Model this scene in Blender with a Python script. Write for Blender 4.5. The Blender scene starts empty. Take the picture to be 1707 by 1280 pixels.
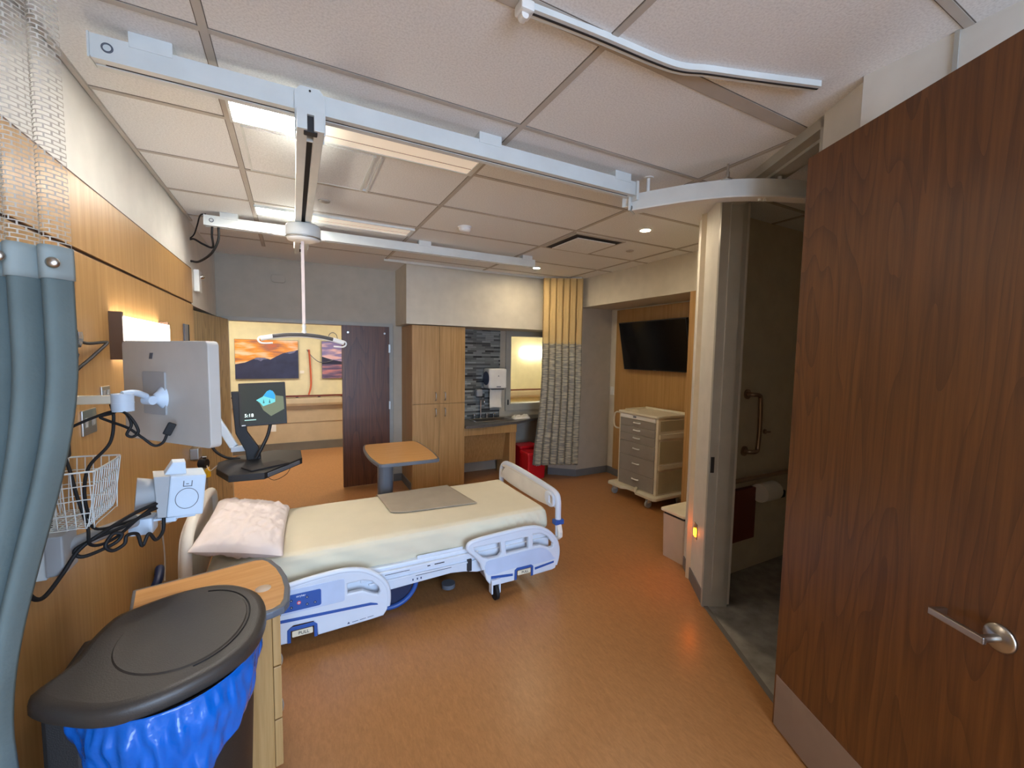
import bpy, bmesh, math, random
from math import sin, cos, pi, radians as R
from mathutils import Vector, Matrix, noise
random.seed(7)
SC = bpy.context.scene
COL = SC.collection

# ------------------------------------------------------------------ helpers
def lin(h):
    h = h.lstrip('#'); o = []
    for i in (0, 2, 4):
        c = int(h[i:i+2], 16) / 255
        o.append(c/12.92 if c <= .04045 else ((c+.055)/1.055)**2.4)
    return (*o, 1)

class MB:
    """collects shapes; build() links them as one mesh object"""
    def __init__(s): s.v = []; s.f = []; s.uv = None; s.smooth = set()
    def add(s, vs, fs, smooth=False):
        b = len(s.v); s.v += [Vector(v) for v in vs]
        for f in fs:
            if smooth: s.smooth.add(len(s.f))
            s.f.append([b+i for i in f])
        return s
    def bm(s, bm, M=None, smooth=False):
        bm.verts.ensure_lookup_table(); bm.verts.index_update()
        vs = [(M @ v.co) if M else v.co.copy() for v in bm.verts]
        fs = [[v.index for v in f.verts] for f in bm.faces]
        bm.free(); return s.add(vs, fs, smooth)
    def box(s, lo, hi, bev=0, M=None, seg=2):
        j = [random.uniform(0, .0003) for _ in range(6)]      # machined tolerances: keeps overlapping faces from coinciding
        lo = Vector(lo)-Vector(j[:3])*(0 if min(abs(a-b) for a, b in zip(lo, hi)) < .004 else 1); hi = Vector(hi)+Vector(j[3:])*(0 if min(abs(a-b) for a, b in zip(lo, hi)) < .004 else 1)
        b = bmesh.new(); bmesh.ops.create_cube(b, size=1)
        c = (lo+hi)/2; d = hi-lo
        for v in b.verts: v.co = Vector((v.co.x*d.x, v.co.y*d.y, v.co.z*d.z)) + c
        if bev: bmesh.ops.bevel(b, geom=list(b.edges), offset=bev, segments=seg, profile=.6, affect='EDGES')
        return s.bm(b, M, False)
    def cyl(s, p0, p1, r0, r1=None, n=20, cap=True):
        p0 = Vector(p0); p1 = Vector(p1); r1 = r0 if r1 is None else r1
        d = (p1-p0).normalized(); a = d.orthogonal().normalized(); b = d.cross(a)
        vs = []; 
        for p, r in ((p0, r0), (p1, r1)):
            for i in range(n):
                t = 2*pi*i/n; vs.append(p + (a*cos(t)+b*sin(t))*r)
        s.add(vs, [[i, (i+1) % n, n+(i+1) % n, n+i] for i in range(n)], True)
        if cap: s.add(vs, [list(range(n))[::-1], list(range(n, 2*n))])
        return s
    def tube(s, pts, r, n=10, smooth=6, closed=False, flat=None):
        pts = [Vector(p) for p in pts]
        if smooth: pts = spline(pts, smooth, closed)
        m = len(pts); vs = []; up = None
        for i, p in enumerate(pts):
            if closed: d = (pts[(i+1) % m]-pts[i-1]).normalized()
            else: d = (pts[min(i+1, m-1)]-pts[max(i-1, 0)]).normalized()
            if up is None: up = d.orthogonal().normalized()
            up = (up - d*up.dot(d)); up = up.normalized() if up.length > 1e-6 else d.orthogonal().normalized()
            b = d.cross(up)
            for k in range(n):
                t = 2*pi*k/n; vs.append(p + (up*cos(t)+b*sin(t))*r)
        fs = []
        for i in range(m if closed else m-1):
            j = (i+1) % m
            for k in range(n): fs.append([i*n+k, i*n+(k+1) % n, j*n+(k+1) % n, j*n+k])
        s.add(vs, fs, True)
        if not closed: s.add(vs, [list(range(n))[::-1], [(m-1)*n+k for k in range(n)]])
        return s
    def prism(s, poly, z0, z1, M=None, bev=0, seg=2):
        b = bmesh.new(); vs = [b.verts.new((x, y, z0)) for x, y in poly]
        f = b.faces.new(vs); r = bmesh.ops.extrude_face_region(b, geom=[f])
        for g in r['geom']:
            if isinstance(g, bmesh.types.BMVert): g.co.z = z1
        bmesh.ops.recalc_face_normals(b, faces=b.faces)
        if bev:
            es = [e for e in b.edges if abs(e.verts[0].co.z-e.verts[1].co.z) < 1e-6]
            bmesh.ops.bevel(b, geom=es, offset=bev, segments=seg, profile=.6, affect='EDGES')
        return s.bm(b, M)
    def lathe(s, prof, n=28, c=(0, 0, 0), M=None, sx=1, sy=1, cap=True):
        vs = []; c = Vector(c)
        for r, z in prof:
            for k in range(n):
                t = 2*pi*k/n; p = Vector((r*cos(t)*sx, r*sin(t)*sy, z))
                vs.append((M @ p if M else p)+c)
        fs = [[i*n+k, i*n+(k+1) % n, (i+1)*n+(k+1) % n, (i+1)*n+k] for i in range(len(prof)-1) for k in range(n)]
        s.add(vs, fs, True)
        if cap: s.add(vs, [list(range(n))[::-1], [(len(prof)-1)*n+k for k in range(n)]])
        return s
    def grid(s, fn, nu, nv, smooth=True):
        vs = [fn(i/nu, j/nv) for i in range(nu+1) for j in range(nv+1)]
        fs = [[i*(nv+1)+j, (i+1)*(nv+1)+j, (i+1)*(nv+1)+j+1, i*(nv+1)+j+1] for i in range(nu) for j in range(nv)]
        return s.add(vs, fs, smooth)
    def build(s, name, m, parent=None, world=True, uv=None):
        me = bpy.data.meshes.new(name)
        vs = s.v
        o = bpy.data.objects.new(name, me); COL.objects.link(o)
        if parent is not None:
            o.parent = parent
            if world:
                inv = rootmat(parent).inverted(); vs = [inv @ v for v in vs]
        else:
            xs = [v.x for v in vs]; ys = [v.y for v in vs]; zs = [v.z for v in vs]
            c = Vector(((min(xs)+max(xs))/2, (min(ys)+max(ys))/2, min(zs)))
            o.location = c; vs = [v-c for v in vs]
        me.from_pydata([tuple(v) for v in vs], [], s.f); me.update()
        bm = bmesh.new(); bm.from_mesh(me)
        for i, f in enumerate(bm.faces): f.smooth = i in s.smooth
        bmesh.ops.recalc_face_normals(bm, faces=bm.faces)
        bm.to_mesh(me); bm.free()
        me.materials.append(m)
        if uv:
            ul = me.uv_layers.new(name='UVMap')
            for l in me.loops: ul.data[l.index].uv = uv[l.vertex_index]
        return o

def rootmat(o):
    M = Matrix.LocRotScale(o.location, o.rotation_euler, o.scale)
    return rootmat(o.parent) @ M if o.parent else M

def spline(P, k=6, closed=False):
    n = len(P); out = []
    if n < 3: return P
    for i in range(n if closed else n-1):
        if closed: p0, p1, p2, p3 = P[i-1], P[i], P[(i+1) % n], P[(i+2) % n]
        else: p0, p1, p2, p3 = P[max(i-1, 0)], P[i], P[i+1], P[min(i+2, n-1)]
        for j in range(k):
            t = j/k
            out.append(.5*((2*p1)+(p2-p0)*t+(2*p0-5*p1+4*p2-p3)*t*t+(3*p1-p0-3*p2+p3)*t**3))
    if not closed: out.append(P[-1])
    return out
def sp2(P, k=5):
    return [(v.x, v.y) for v in spline([Vector((x, y, 0)) for x, y in P], k, True)]
def rrect(x0, y0, x1, y1, r, n=5):
    o = []
    for cx, cy, a in ((x1-r, y1-r, 0), (x0+r, y1-r, 90), (x0+r, y0+r, 180), (x1-r, y0+r, 270)):
        for i in range(n+1):
            t = R(a+90*i/n); o.append((cx+r*cos(t), cy+r*sin(t)))
    return o
def plate(outer, holes, thick, bev, M):
    """flat plate with see-through holes, rounded edges; returns MB"""
    cu = bpy.data.curves.new('outline', 'CURVE'); cu.dimensions = '2D'; cu.fill_mode = 'BOTH'
    for poly in [outer]+holes:
        sp = cu.splines.new('POLY'); sp.points.add(len(poly)-1)
        for p, (x, y) in zip(sp.points, poly): p.co = (x, y, 0, 1)
        sp.use_cyclic_u = True
    cu.extrude = thick/2-bev; cu.bevel_depth = bev; cu.bevel_resolution = 2; cu.offset = -bev
    ob = bpy.data.objects.new('outline', cu)
    me = bpy.data.meshes.new_from_object(ob)
    mb = MB(); mb.add([M @ v.co for v in me.vertices], [list(p.vertices) for p in me.polygons])
    bpy.data.objects.remove(ob); bpy.data.curves.remove(cu); bpy.data.meshes.remove(me)
    return mb
def text(body, size, M, ext=.0008):
    cu = bpy.data.curves.new('lettering', 'FONT'); cu.body = body; cu.size = size; cu.extrude = ext
    cu.align_x = 'CENTER'; cu.align_y = 'CENTER'
    ob = bpy.data.objects.new('lettering', cu); me = bpy.data.meshes.new_from_object(ob)
    mb = MB(); mb.add([M @ v.co for v in me.vertices], [list(p.vertices) for p in me.polygons])
    bpy.data.objects.remove(ob); bpy.data.curves.remove(cu); bpy.data.meshes.remove(me)
    return mb
def frame(o, x, y):
    """matrix with local x,y axes along given world directions and origin o"""
    x = Vector(x).normalized(); y = Vector(y); y = (y-x*y.dot(x)).normalized(); z = x.cross(y)
    M = Matrix((x, y, z)).transposed().to_4x4(); M.translation = Vector(o); return M
def XZ(y): return frame((0, y, 0), (1, 0, 0), (0, 0, 1))     # local z points to -y

def thing(name, label, cat, loc=(0, 0, 0), rz=0, group=None):
    o = bpy.data.objects.new(name, None); COL.objects.link(o); o.empty_display_size = .05
    o.location = loc; o.rotation_euler = (0, 0, rz); o['label'] = label; o['category'] = cat
    if group: o['group'] = group
    return o
def tag(o, label, cat, group=None, kind=None):
    o['label'] = label; o['category'] = cat
    if group: o['group'] = group
    if kind: o['kind'] = kind
    return o
def struct(name, mb, m, label, cat):
    return tag(mb.build(name, m), label, cat, kind='structure')
def lab(o, l): o['label'] = l; return o

# ------------------------------------------------------------------ materials
def newmat(name):
    m = bpy.data.materials.new(name); m.use_nodes = True
    nt = m.node_tree; return m, nt, nt.nodes['Principled BSDF']
def P(name, col, rough=.5, metal=0, noise_amt=.05, nscale=8, bump=0, bscale=200, spec=.5, trans=0, coat=0, alpha=1, sss=0):
    m, nt, b = newmat(name); c = lin(col) if isinstance(col, str) else col
    tc = nt.nodes.new('ShaderNodeTexCoord'); n = nt.nodes.new('ShaderNodeTexNoise')
    n.inputs['Scale'].default_value = nscale; n.inputs['Detail'].default_value = 4
    nt.links.new(tc.outputs['Object'], n.inputs['Vector'])
    r = nt.nodes.new('ShaderNodeValToRGB')
    r.color_ramp.elements[0].position = .3; r.color_ramp.elements[1].position = .7
    r.color_ramp.elements[0].color = tuple(x*(1-noise_amt) for x in c[:3])+(1,)
    r.color_ramp.elements[1].color = tuple(min(1, x*(1+noise_amt)) for x in c[:3])+(1,)
    nt.links.new(n.outputs['Fac'], r.inputs['Fac']); nt.links.new(r.outputs['Color'], b.inputs['Base Color'])
    b.inputs['Roughness'].default_value = rough; b.inputs['Metallic'].default_value = metal
    b.inputs['Specular IOR Level'].default_value = spec
    b.inputs['Transmission Weight'].default_value = trans; b.inputs['Coat Weight'].default_value = coat
    b.inputs['Alpha'].default_value = alpha
    if bump:
        n2 = nt.nodes.new('ShaderNodeTexNoise'); n2.inputs['Scale'].default_value = bscale; n2.inputs['Detail'].default_value = 3
        nt.links.new(tc.outputs['Object'], n2.inputs['Vector'])
        bp = nt.nodes.new('ShaderNodeBump'); bp.inputs['Strength'].default_value = bump; bp.inputs['Distance'].default_value = .004
        nt.links.new(n2.outputs['Fac'], bp.inputs['Height']); nt.links.new(bp.outputs['Normal'], b.inputs['Normal'])
    return m
def E(name, col, s):
    m, nt, b = newmat(name); c = lin(col) if isinstance(col, str) else col
    b.inputs['Base Color'].default_value = c; b.inputs['Emission Color'].default_value = c
    b.inputs['Emission Strength'].default_value = s; b.inputs['Roughness'].default_value = .6
    return m
def wood(name, c0, c1, rough=.4, scale=(40, 40, 1.5), cath=0, spec=.5, wav=3):
    m, nt, b = newmat(name); L = nt.links.new
    tc = nt.nodes.new('ShaderNodeTexCoord'); mp = nt.nodes.new('ShaderNodeMapping'); mp.inputs['Scale'].default_value = scale
    L(tc.outputs['Object'], mp.inputs['Vector'])
    n = nt.nodes.new('ShaderNodeTexNoise'); n.inputs['Scale'].default_value = 1; n.inputs['Detail'].default_value = 6; n.inputs['Roughness'].default_value = .6
    L(mp.outputs['Vector'], n.inputs['Vector'])
    r = nt.nodes.new('ShaderNodeValToRGB'); r.color_ramp.elements[0].position = .32; r.color_ramp.elements[1].position = .68
    r.color_ramp.elements[0].color = lin(c0); r.color_ramp.elements[1].color = lin(c1)
    if cath:
        mp2 = nt.nodes.new('ShaderNodeMapping'); mp2.inputs['Scale'].default_value = (wav, wav, wav*.16)
        L(tc.outputs['Object'], mp2.inputs['Vector'])
        n3 = nt.nodes.new('ShaderNodeTexNoise'); n3.inputs['Scale'].default_value = 1; n3.inputs['Detail'].default_value = 1.5
        L(mp2.outputs['Vector'], n3.inputs['Vector'])
        mu = nt.nodes.new('ShaderNodeMath'); mu.operation = 'MULTIPLY'; mu.inputs[1].default_value = 14; L(n3.outputs['Fac'], mu.inputs[0])
        fr = nt.nodes.new('ShaderNodeMath'); fr.operation = 'FRACT'; L(mu.outputs[0], fr.inputs[0])
        pw = nt.nodes.new('ShaderNodeMath'); pw.operation = 'POWER'; pw.inputs[1].default_value = 4; L(fr.outputs[0], pw.inputs[0]); ml = nt.nodes.new('ShaderNodeMath'); ml.operation = 'MULTIPLY_ADD'; ml.inputs[1].default_value = -cath; L(pw.outputs[0], ml.inputs[0])
        L(n.outputs['Fac'], ml.inputs[2])
        sb = nt.nodes.new('ShaderNodeMath'); sb.operation = 'ADD'; sb.inputs[1].default_value = cath*.2; L(ml.outputs[0], sb.inputs[0])
        L(sb.outputs[0], r.inputs['Fac'])
    else: L(n.outputs['Fac'], r.inputs['Fac'])
    L(r.outputs['Color'], b.inputs['Base Color']); b.inputs['Roughness'].default_value = rough; b.inputs['Specular IOR Level'].default_value = spec
    return m
def netmat(name, col, sx, sy, line, dens=1.0):
    """open honeycomb netting in UV metres"""
    m, nt, b = newmat(name); L = nt.links.new
    uv = nt.nodes.new('ShaderNodeUVMap'); br = nt.nodes.new('ShaderNodeTexBrick')
    br.inputs['Scale'].default_value = 1; br.inputs['Brick Width'].default_value = sx; br.inputs['Row Height'].default_value = sy
    br.inputs['Mortar Size'].default_value = line; br.inputs['Mortar Smooth'].default_value = .1
    L(uv.outputs['UV'], br.inputs['Vector'])
    b.inputs['Base Color'].default_value = lin(col); b.inputs['Roughness'].default_value = .8
    mx = nt.nodes.new('ShaderNodeMath'); mx.operation = 'MULTIPLY_ADD'; mx.inputs[1].default_value = 1-dens; mx.inputs[2].default_value = dens
    L(br.outputs['Fac'], mx.inputs[0]) 
    if dens == 0: L(br.outputs['Fac'], b.inputs['Alpha'])
    else: L(mx.outputs[0], b.inputs['Alpha'])
    return m

M = {}
M['paint'] = P('wall_paint', '#cfc9ba', .75, bump=.05)
M['paint_grey'] = P('wall_paint_grey', '#b5ae9f', .7, bump=.05)
M['paint_white'] = P('wall_paint_white', '#d3d0c8', .6, bump=.05)
M['frame'] = P('door_frame_paint', '#a8a79f', .45)
M['oak'] = wood('oak_laminate', '#a27c48', '#bb9562', .42, (60, 60, 2.0))
M['oak_wall'] = wood('oak_wall_panel', '#a27b45', '#b68f5c', .38, (45, 45, 1.6))
M['oak_dark'] = P('panel_reveal', '#4a2f1a', .6)
M['maple'] = wood('maple_top', '#c48f50', '#d2a066', .35, (3, 45, 45))
M['walnut'] = wood('walnut_door', '#573415', '#72481f', .42, (60, 60, 2.0), .24, wav=4.5)
M['walnut2'] = wood('walnut_leaf', '#4a2812', '#6b4023', .4, (70, 70, 2.2), .2)
M['leaf_lit'] = wood('leaf_wood_lit', '#7a6446', '#a48c66', .45, (60, 60, 2.0), .5, wav=5)  # paler wood tone stands in for light falling on the open leaf
M['white_plastic'] = P('white_plastic', '#e3e3df', .4)
M['rail_white'] = P('rail_enamel', '#d7dcda', .35)
M['bed_white'] = P('bed_plastic', '#d5dde8', .35, noise_amt=.02)
M['bed_cream'] = P('bed_board_plastic', '#e2ddd2', .4)
M['bed_blue'] = P('bed_blue', '#2f56a0', .4)
M['bed_panel'] = P('bed_recess', '#bccbe4', .45)
M['sheet'] = P('bed_sheet', '#e0d7bd', .9, bump=.25, bscale=14, noise_amt=.02)
M['pad'] = P('grey_pad', '#a59a89', .95, bump=.3, bscale=30)
M['pillow'] = P('pillow_case', '#e6dbd6', .9, bump=.3, bscale=22, noise_amt=.02)
M['black'] = P('black_plastic', '#15161a', .5)
M['blackrub'] = P('black_rubber', '#0c0c0e', .65)
M['chassis'] = P('dark_chassis', '#1d1b1e', .6)
M['steel'] = P('brushed_steel', '#b9b6b0', .3, 1)
M['chrome'] = P('chrome', '#d8d8d8', .12, 1)
M['kick'] = P('kick_plate_steel', '#a79d95', .45, .7)
M['grey_edge'] = P('grey_edge_band', '#5d626b', .45)
M['grey_col'] = P('grey_column', '#5a5e66', .45)
M['base'] = P('vinyl_base', '#6c6e70', .5)
M['lid'] = P('bin_lid', '#38332f', .42, bump=.15, bscale=300)
M['binbody'] = P('bin_body', '#221f1d', .5, bump=.2, bscale=300)
M['beige'] = P('beige_plastic', '#e3d8bd', .5)
M['bin_grey'] = P('bin_grey', '#c9b8a6', .5)
M['red'] = P('red_plastic', '#c3101e', .4)
M['cart_cream'] = P('cart_cream', '#d9d2bb', .45)
M['cart_side'] = P('cart_side', '#b3ab8c', .5)
M['cart_drawer'] = P('cart_drawer', '#8c8780', .45)
M['counter'] = P('counter_top', '#5e5c59', .35, noise_amt=.15, nscale=60)
M['curtain'] = P('curtain_cloth', '#5f6c6b', .85, bump=.2, bscale=120, noise_amt=.08)
M['curtain_hem'] = P('curtain_hem', '#8e9896', .85)
M['tv'] = P('tv_screen', '#050507', .18)
M['handrail'] = P('handrail_vinyl', '#c5b393', .5)
M['corr_paint'] = P('corridor_paint', '#e2d8b0', .7)
M['corr_low'] = P('corridor_low_paint', '#bda98a', .7)
M['corr_base'] = P('corridor_base', '#6d685e', .5)
M['orange_cable'] = P('orange_cable', '#c65a35', .5)
M['white_cable'] = P('white_cable', '#d9d2c8', .5)
M['yellow'] = P('yellow_plastic', '#f0b400', .4)
M['device'] = P('device_plastic', '#c6d4e2', .45)
M['device_grey'] = P('device_grey', '#a3a5a6', .5)
M['monitor_back'] = P('monitor_back', '#c1bdb6', .5)
M['clear'] = P('clear_plastic', '#dfe4e4', .15, trans=.8)
M['paper'] = P('paper', '#efe9dc', .9)
M['grab'] = P('grab_bar_steel', '#a58f7c', .3, 1)
M['bathwall'] = P('bath_wall', '#d6cbb4', .6)
M['maroon'] = P('maroon_door', '#6b2a16', .5)
M['navy'] = P('navy', '#1d2a4c', .4)
M['red_cross'] = P('red_mark', '#d44b58', .5)
M['text'] = P('print_black', '#1c1c22', .6)
M['text_blue'] = P('print_blue', '#3a4a70', .6)
M['white_print'] = P('print_white', '#e8ecf2', .6)
M['brass'] = P('bronze_lamp', '#5c4432', .5)
M['slot'] = P('dark_slot', '#2c2a2b', .7)
M['sconce'] = E('sconce_lens', '#fff3e4', 6)
M['lens'] = E('troffer_lens', '#fff8ee', 36)
M['lens2'] = E('troffer_lens_soft', '#fff4e4', .12)
M['dl'] = E('downlight_lens', '#ffe9c4', 260)
M['night'] = E('night_light', '#ff6a04', 50)
M['corr_lamp'] = E('corridor_lamp', '#fff6e6', 7)
M['cool'] = E('cool_fill_lamp', '#eaf1ff', 6)  # glow of the added fill fixture behind the camera
def glass_mat():
    m, nt, b = newmat('window_glass'); L = nt.links.new; o = nt.nodes['Material Output']
    t = nt.nodes.new('ShaderNodeBsdfTransparent'); g = nt.nodes.new('ShaderNodeBsdfGlossy'); g.inputs['Roughness'].default_value = .02
    t.inputs['Color'].default_value = (.93, .95, .92, 1)
    mx = nt.nodes.new('ShaderNodeMixShader'); fr = nt.nodes.new('ShaderNodeFresnel'); fr.inputs['IOR'].default_value = 1.5
    L(fr.outputs[0], mx.inputs[0]); L(t.outputs[0], mx.inputs[1]); L(g.outputs[0], mx.inputs[2]); L(mx.outputs[0], o.inputs['Surface'])
    return m
M['glass'] = glass_mat()
def bag_mat():
    m = P('blue_bag', '#0d69cf', .14, noise_amt=.1, bump=1.0, bscale=22, trans=.25); return m
M['bag'] = bag_mat()
def floor_mat():
    m, nt, b = newmat('linoleum'); L = nt.links.new
    tc = nt.nodes.new('ShaderNodeTexCoord'); mp = nt.nodes.new('ShaderNodeMapping'); mp.inputs['Scale'].default_value = (46, 13, 9); mp.inputs['Rotation'].default_value = (0, 0, R(-6))
    L(tc.outputs['Object'], mp.inputs['Vector'])
    n = nt.nodes.new('ShaderNodeTexNoise'); n.inputs['Scale'].default_value = 1.6; n.inputs['Detail'].default_value = 7; n.inputs['Roughness'].default_value = .7; n.inputs['Distortion'].default_value = .6
    L(mp.outputs['Vector'], n.inputs['Vector'])
    r = nt.nodes.new('ShaderNodeValToRGB'); r.color_ramp.elements[0].position = .3; r.color_ramp.elements[1].position = .72
    r.color_ramp.elements[0].color = lin('#98693f'); r.color_ramp.elements[1].color = lin('#b27e4d')
    L(n.outputs['Fac'], r.inputs['Fac']); L(r.outputs['Color'], b.inputs['Base Color'])
    b.inputs['Roughness'].default_value = .30; b.inputs['Specular IOR Level'].default_value = .36
    return m
M['floor'] = floor_mat()
def tile_floor_mat():
    m = P('bath_tile', '#8b867c', .4, noise_amt=.35, nscale=9); return m
M['bathfloor'] = tile_floor_mat()
def ceil_mat():
    m, nt, b = newmat('ceiling_tile'); L = nt.links.new
    tc = nt.nodes.new('ShaderNodeTexCoord'); n = nt.nodes.new('ShaderNodeTexNoise'); n.inputs['Scale'].default_value = 130; n.inputs['Detail'].default_value = 3
    L(tc.outputs['Object'], n.inputs['Vector'])
    r = nt.nodes.new('ShaderNodeValToRGB'); r.color_ramp.elements[0].position = .3; r.color_ramp.elements[1].position = .6
    r.color_ramp.elements[0].color = lin('#dadcdc'); r.color_ramp.elements[1].color = lin('#ebeded')
    L(n.outputs['Fac'], r.inputs['Fac']); L(r.outputs['Color'], b.inputs['Base Color']); b.inputs['Roughness'].default_value = .95
    bp = nt.nodes.new('ShaderNodeBump'); bp.inputs['Strength'].default_value = .2; bp.inputs['Distance'].default_value = .003
    L(n.outputs['Fac'], bp.inputs['Height']); L(bp.outputs['Normal'], b.inputs['Normal'])
    return m
M['ceil'] = ceil_mat()
M['tbar'] = P('ceiling_grid_bar', '#b9b4ac', .6)
M['tbar_dark'] = P('grid_shadow_gap', '#6d665e', .8)
def splash_mat():
    m, nt, b = newmat('mosaic_tile'); L = nt.links.new
    tc = nt.nodes.new('ShaderNodeTexCoord'); mp = nt.nodes.new('ShaderNodeMapping'); mp.inputs['Rotation'].default_value = (R(-90), 0, 0)
    L(tc.outputs['Object'], mp.inputs['Vector'])
    br = nt.nodes.new('ShaderNodeTexBrick'); br.inputs['Scale'].default_value = 1; br.inputs['Brick Width'].default_value = .14; br.inputs['Row Height'].default_value = .028
    br.inputs['Mortar Size'].default_value = .0015; br.inputs['Bias'].default_value = .0
    br.offset = .37; br.squash = 1.6; br.squash_frequency = 3
    br.inputs['Color1'].default_value = lin('#2e3033'); br.inputs['Color2'].default_value = lin('#a3aaa8'); br.inputs['Mortar'].default_value = lin('#6e6f6a')
    L(mp.outputs['Vector'], br.inputs['Vector']); L(br.outputs['Color'], b.inputs['Base Color']); b.inputs['Roughness'].default_value = .2
    return m
M['splash'] = splash_mat()
def curtain2_mat():
    m, nt, b = newmat('striped_curtain'); L = nt.links.new
    uv = nt.nodes.new('ShaderNodeUVMap'); mp = nt.nodes.new('ShaderNodeMapping'); mp.inputs['Scale'].default_value = (7, 55, 1)
    n = nt.nodes.new('ShaderNodeTexNoise'); n.inputs['Scale'].default_value = 1; n.inputs['Detail'].default_value = 3
    L(uv.outputs['UV'], mp.inputs['Vector']); L(mp.outputs['Vector'], n.inputs['Vector'])
    r = nt.nodes.new('ShaderNodeValToRGB'); el = r.color_ramp.elements; el[0].position = .42; el[1].position = .62
    el[0].color = lin('#6f6d62'); el[1].color = lin('#b0a88c')
    L(n.outputs['Fac'], r.inputs['Fac']); L(r.outputs['Color'], b.inputs['Base Color']); b.inputs['Roughness'].default_value = .42
    b.inputs['Sheen Weight'].default_value = .3
    return m
M['curtain2'] = curtain2_mat()
M['net'] = netmat('curtain_net', '#b9b1a3', .0165, .0085, .0011, 0)
M['net2'] = netmat('tan_curtain_net', '#cbb078', .008, .008, .0022, .35)

# ------------------------------------------------------------------ camera
cam = bpy.data.cameras.new('camera'); co = bpy.data.objects.new('camera', cam); COL.objects.link(co)
yaw, pit, rol = R(27.70475611), R(-4.10948517), R(.92196548)
fwd = Vector((sin(yaw)*cos(pit), cos(yaw)*cos(pit), sin(pit))); rgt = Vector((cos(yaw), -sin(yaw), 0)); up = rgt.cross(fwd)
r2 = rgt*cos(rol)+up*sin(rol); u2 = -rgt*sin(rol)+up*cos(rol)
Mc = Matrix((r2, u2, -fwd)).transposed().to_4x4(); Mc.translation = Vector((0, 0, 1.76)); co.matrix_world = Mc
cam.sensor_width = 36; cam.lens = 695.784/1707*36; cam.clip_start = .03; cam.clip_end = 60
SC.camera = co

H = 2.83
LW = -.738
# ================================================================== SETTING
mb = MB(); mb.box((-6, -6, -.1), (8, 12, 0)); struct('floor', mb, M['floor'], 'orange brown speckled linoleum floor of the room and corridor', 'floor')
E_ = Vector((.4848, .8746, 0)); N_ = Vector((.8746, -.4848, 0))
def bw(n, t, z=0): return N_*n+E_*t+Vector((0, 0, z))
# bathroom tile floor
mb = MB(); a = [bw(1.335, 1.9), bw(1.335, 2.86), Vector((2.68, 2.069, 0)), Vector((4.25, 2.069, 0)), Vector((4.25, -.5, 0)), Vector((2.2, -.5, 0))]
mb.prism([(p.x, p.y) for p in a], .0005, .004); struct('floor_bathroom', mb, M['bathfloor'], 'grey mottled tile floor inside the dark bathroom', 'floor')
mb = MB(); a = [bw(1.315, 1.94), bw(1.315, 2.86), bw(1.342, 2.86), bw(1.342, 1.94)]
mb.prism([(p.x, p.y) for p in a], .0005, .008); struct('trim_1', mb, M['tbar_dark'], 'thin dark threshold strip across the bathroom doorway', 'threshold')

# ceiling with grid bars; holes are not needed: fixtures hang just below
mb = MB(); mb.box((-.95, -2.6, H), (4.4, 5.86, H+.1))
ceil = struct('ceiling', mb, M['ceil'], 'white speckled acoustic tile ceiling with a grid of metal bars', 'ceiling')
g = MB(); gs = MB()
for k in range(-1, 4):
    x = .975+1.22*k
    if x < -.74 or x > 3.7: continue
    g.box((x-.013, -2.6, H-.004), (x+.013, 5.1, H+.001)); gs.box((x-.0165, -2.6, H-.0015), (x-.013, 5.1, H+.001)); gs.box((x+.013, -2.6, H-.0015), (x+.0155, 5.1, H+.001))
y = 1.80-.61*7
while y < 5.1:
    wdt = .03 if abs(y-1.19) < .02 else .012
    if -.74 < 4: g.box((-.738, y-wdt, H-.003), (3.64, y+wdt, H+.001)); gs.box((-.738, y+wdt, H-.0015), (3.64, y+wdt+.003, H+.001)); gs.box((-.738, y-wdt-.003, H-.0015), (3.64, y-wdt, H+.001))
    y += .61
g.build('ceiling_grid', M['tbar'], ceil); gs.build('grid_gap', M['tbar_dark'], ceil)
a = MB(); a.box((-.738, -2.6, H-.012), (-.72, 4.4, H)); a.build('edge_trim', M['tbar'], ceil)

# left wall
mb = MB(); mb.box((-.95, -2.6, 0), (-.76, 4.40, H)); mb.box((-.95, 4.40, 2.13), (-.75, 5.85, H)); mb.box((-.95, 4.40, 0), (-.84, 5.85, 2.13))
mb.box((-.762, -2.6, 2.432), (-.742, 4.40, H))
wl = struct('wall_left', mb, M['paint_white'], 'left wall with oak panels below a white painted band', 'wall')
a = MB(); a.box((-.76, -2.6, .1), (LW, 4.40, 2.130), .001); a.build('lower_panel', M['oak_wall'], wl)
a = MB(); a.box((-.76, -2.6, 2.146), (LW, 4.40, 2.424), .001); a.build('upper_panel', M['oak_wall'], wl)
a = MB(); a.box((-.76, -2.6, 2.13), (-.748, 4.40, 2.146)); a.box((-.76, -2.6, 2.424), (-.741, 4.40, 2.433)); a.build('panel_reveal', M['oak_dark'], wl)
mb = MB(); mb.box((LW-.02, -2.6, 0), (LW+.004, 4.40, .1), .002); struct('baseboard_left', mb, M['base'], 'grey vinyl base along the foot of the left wall', 'baseboard')

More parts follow.
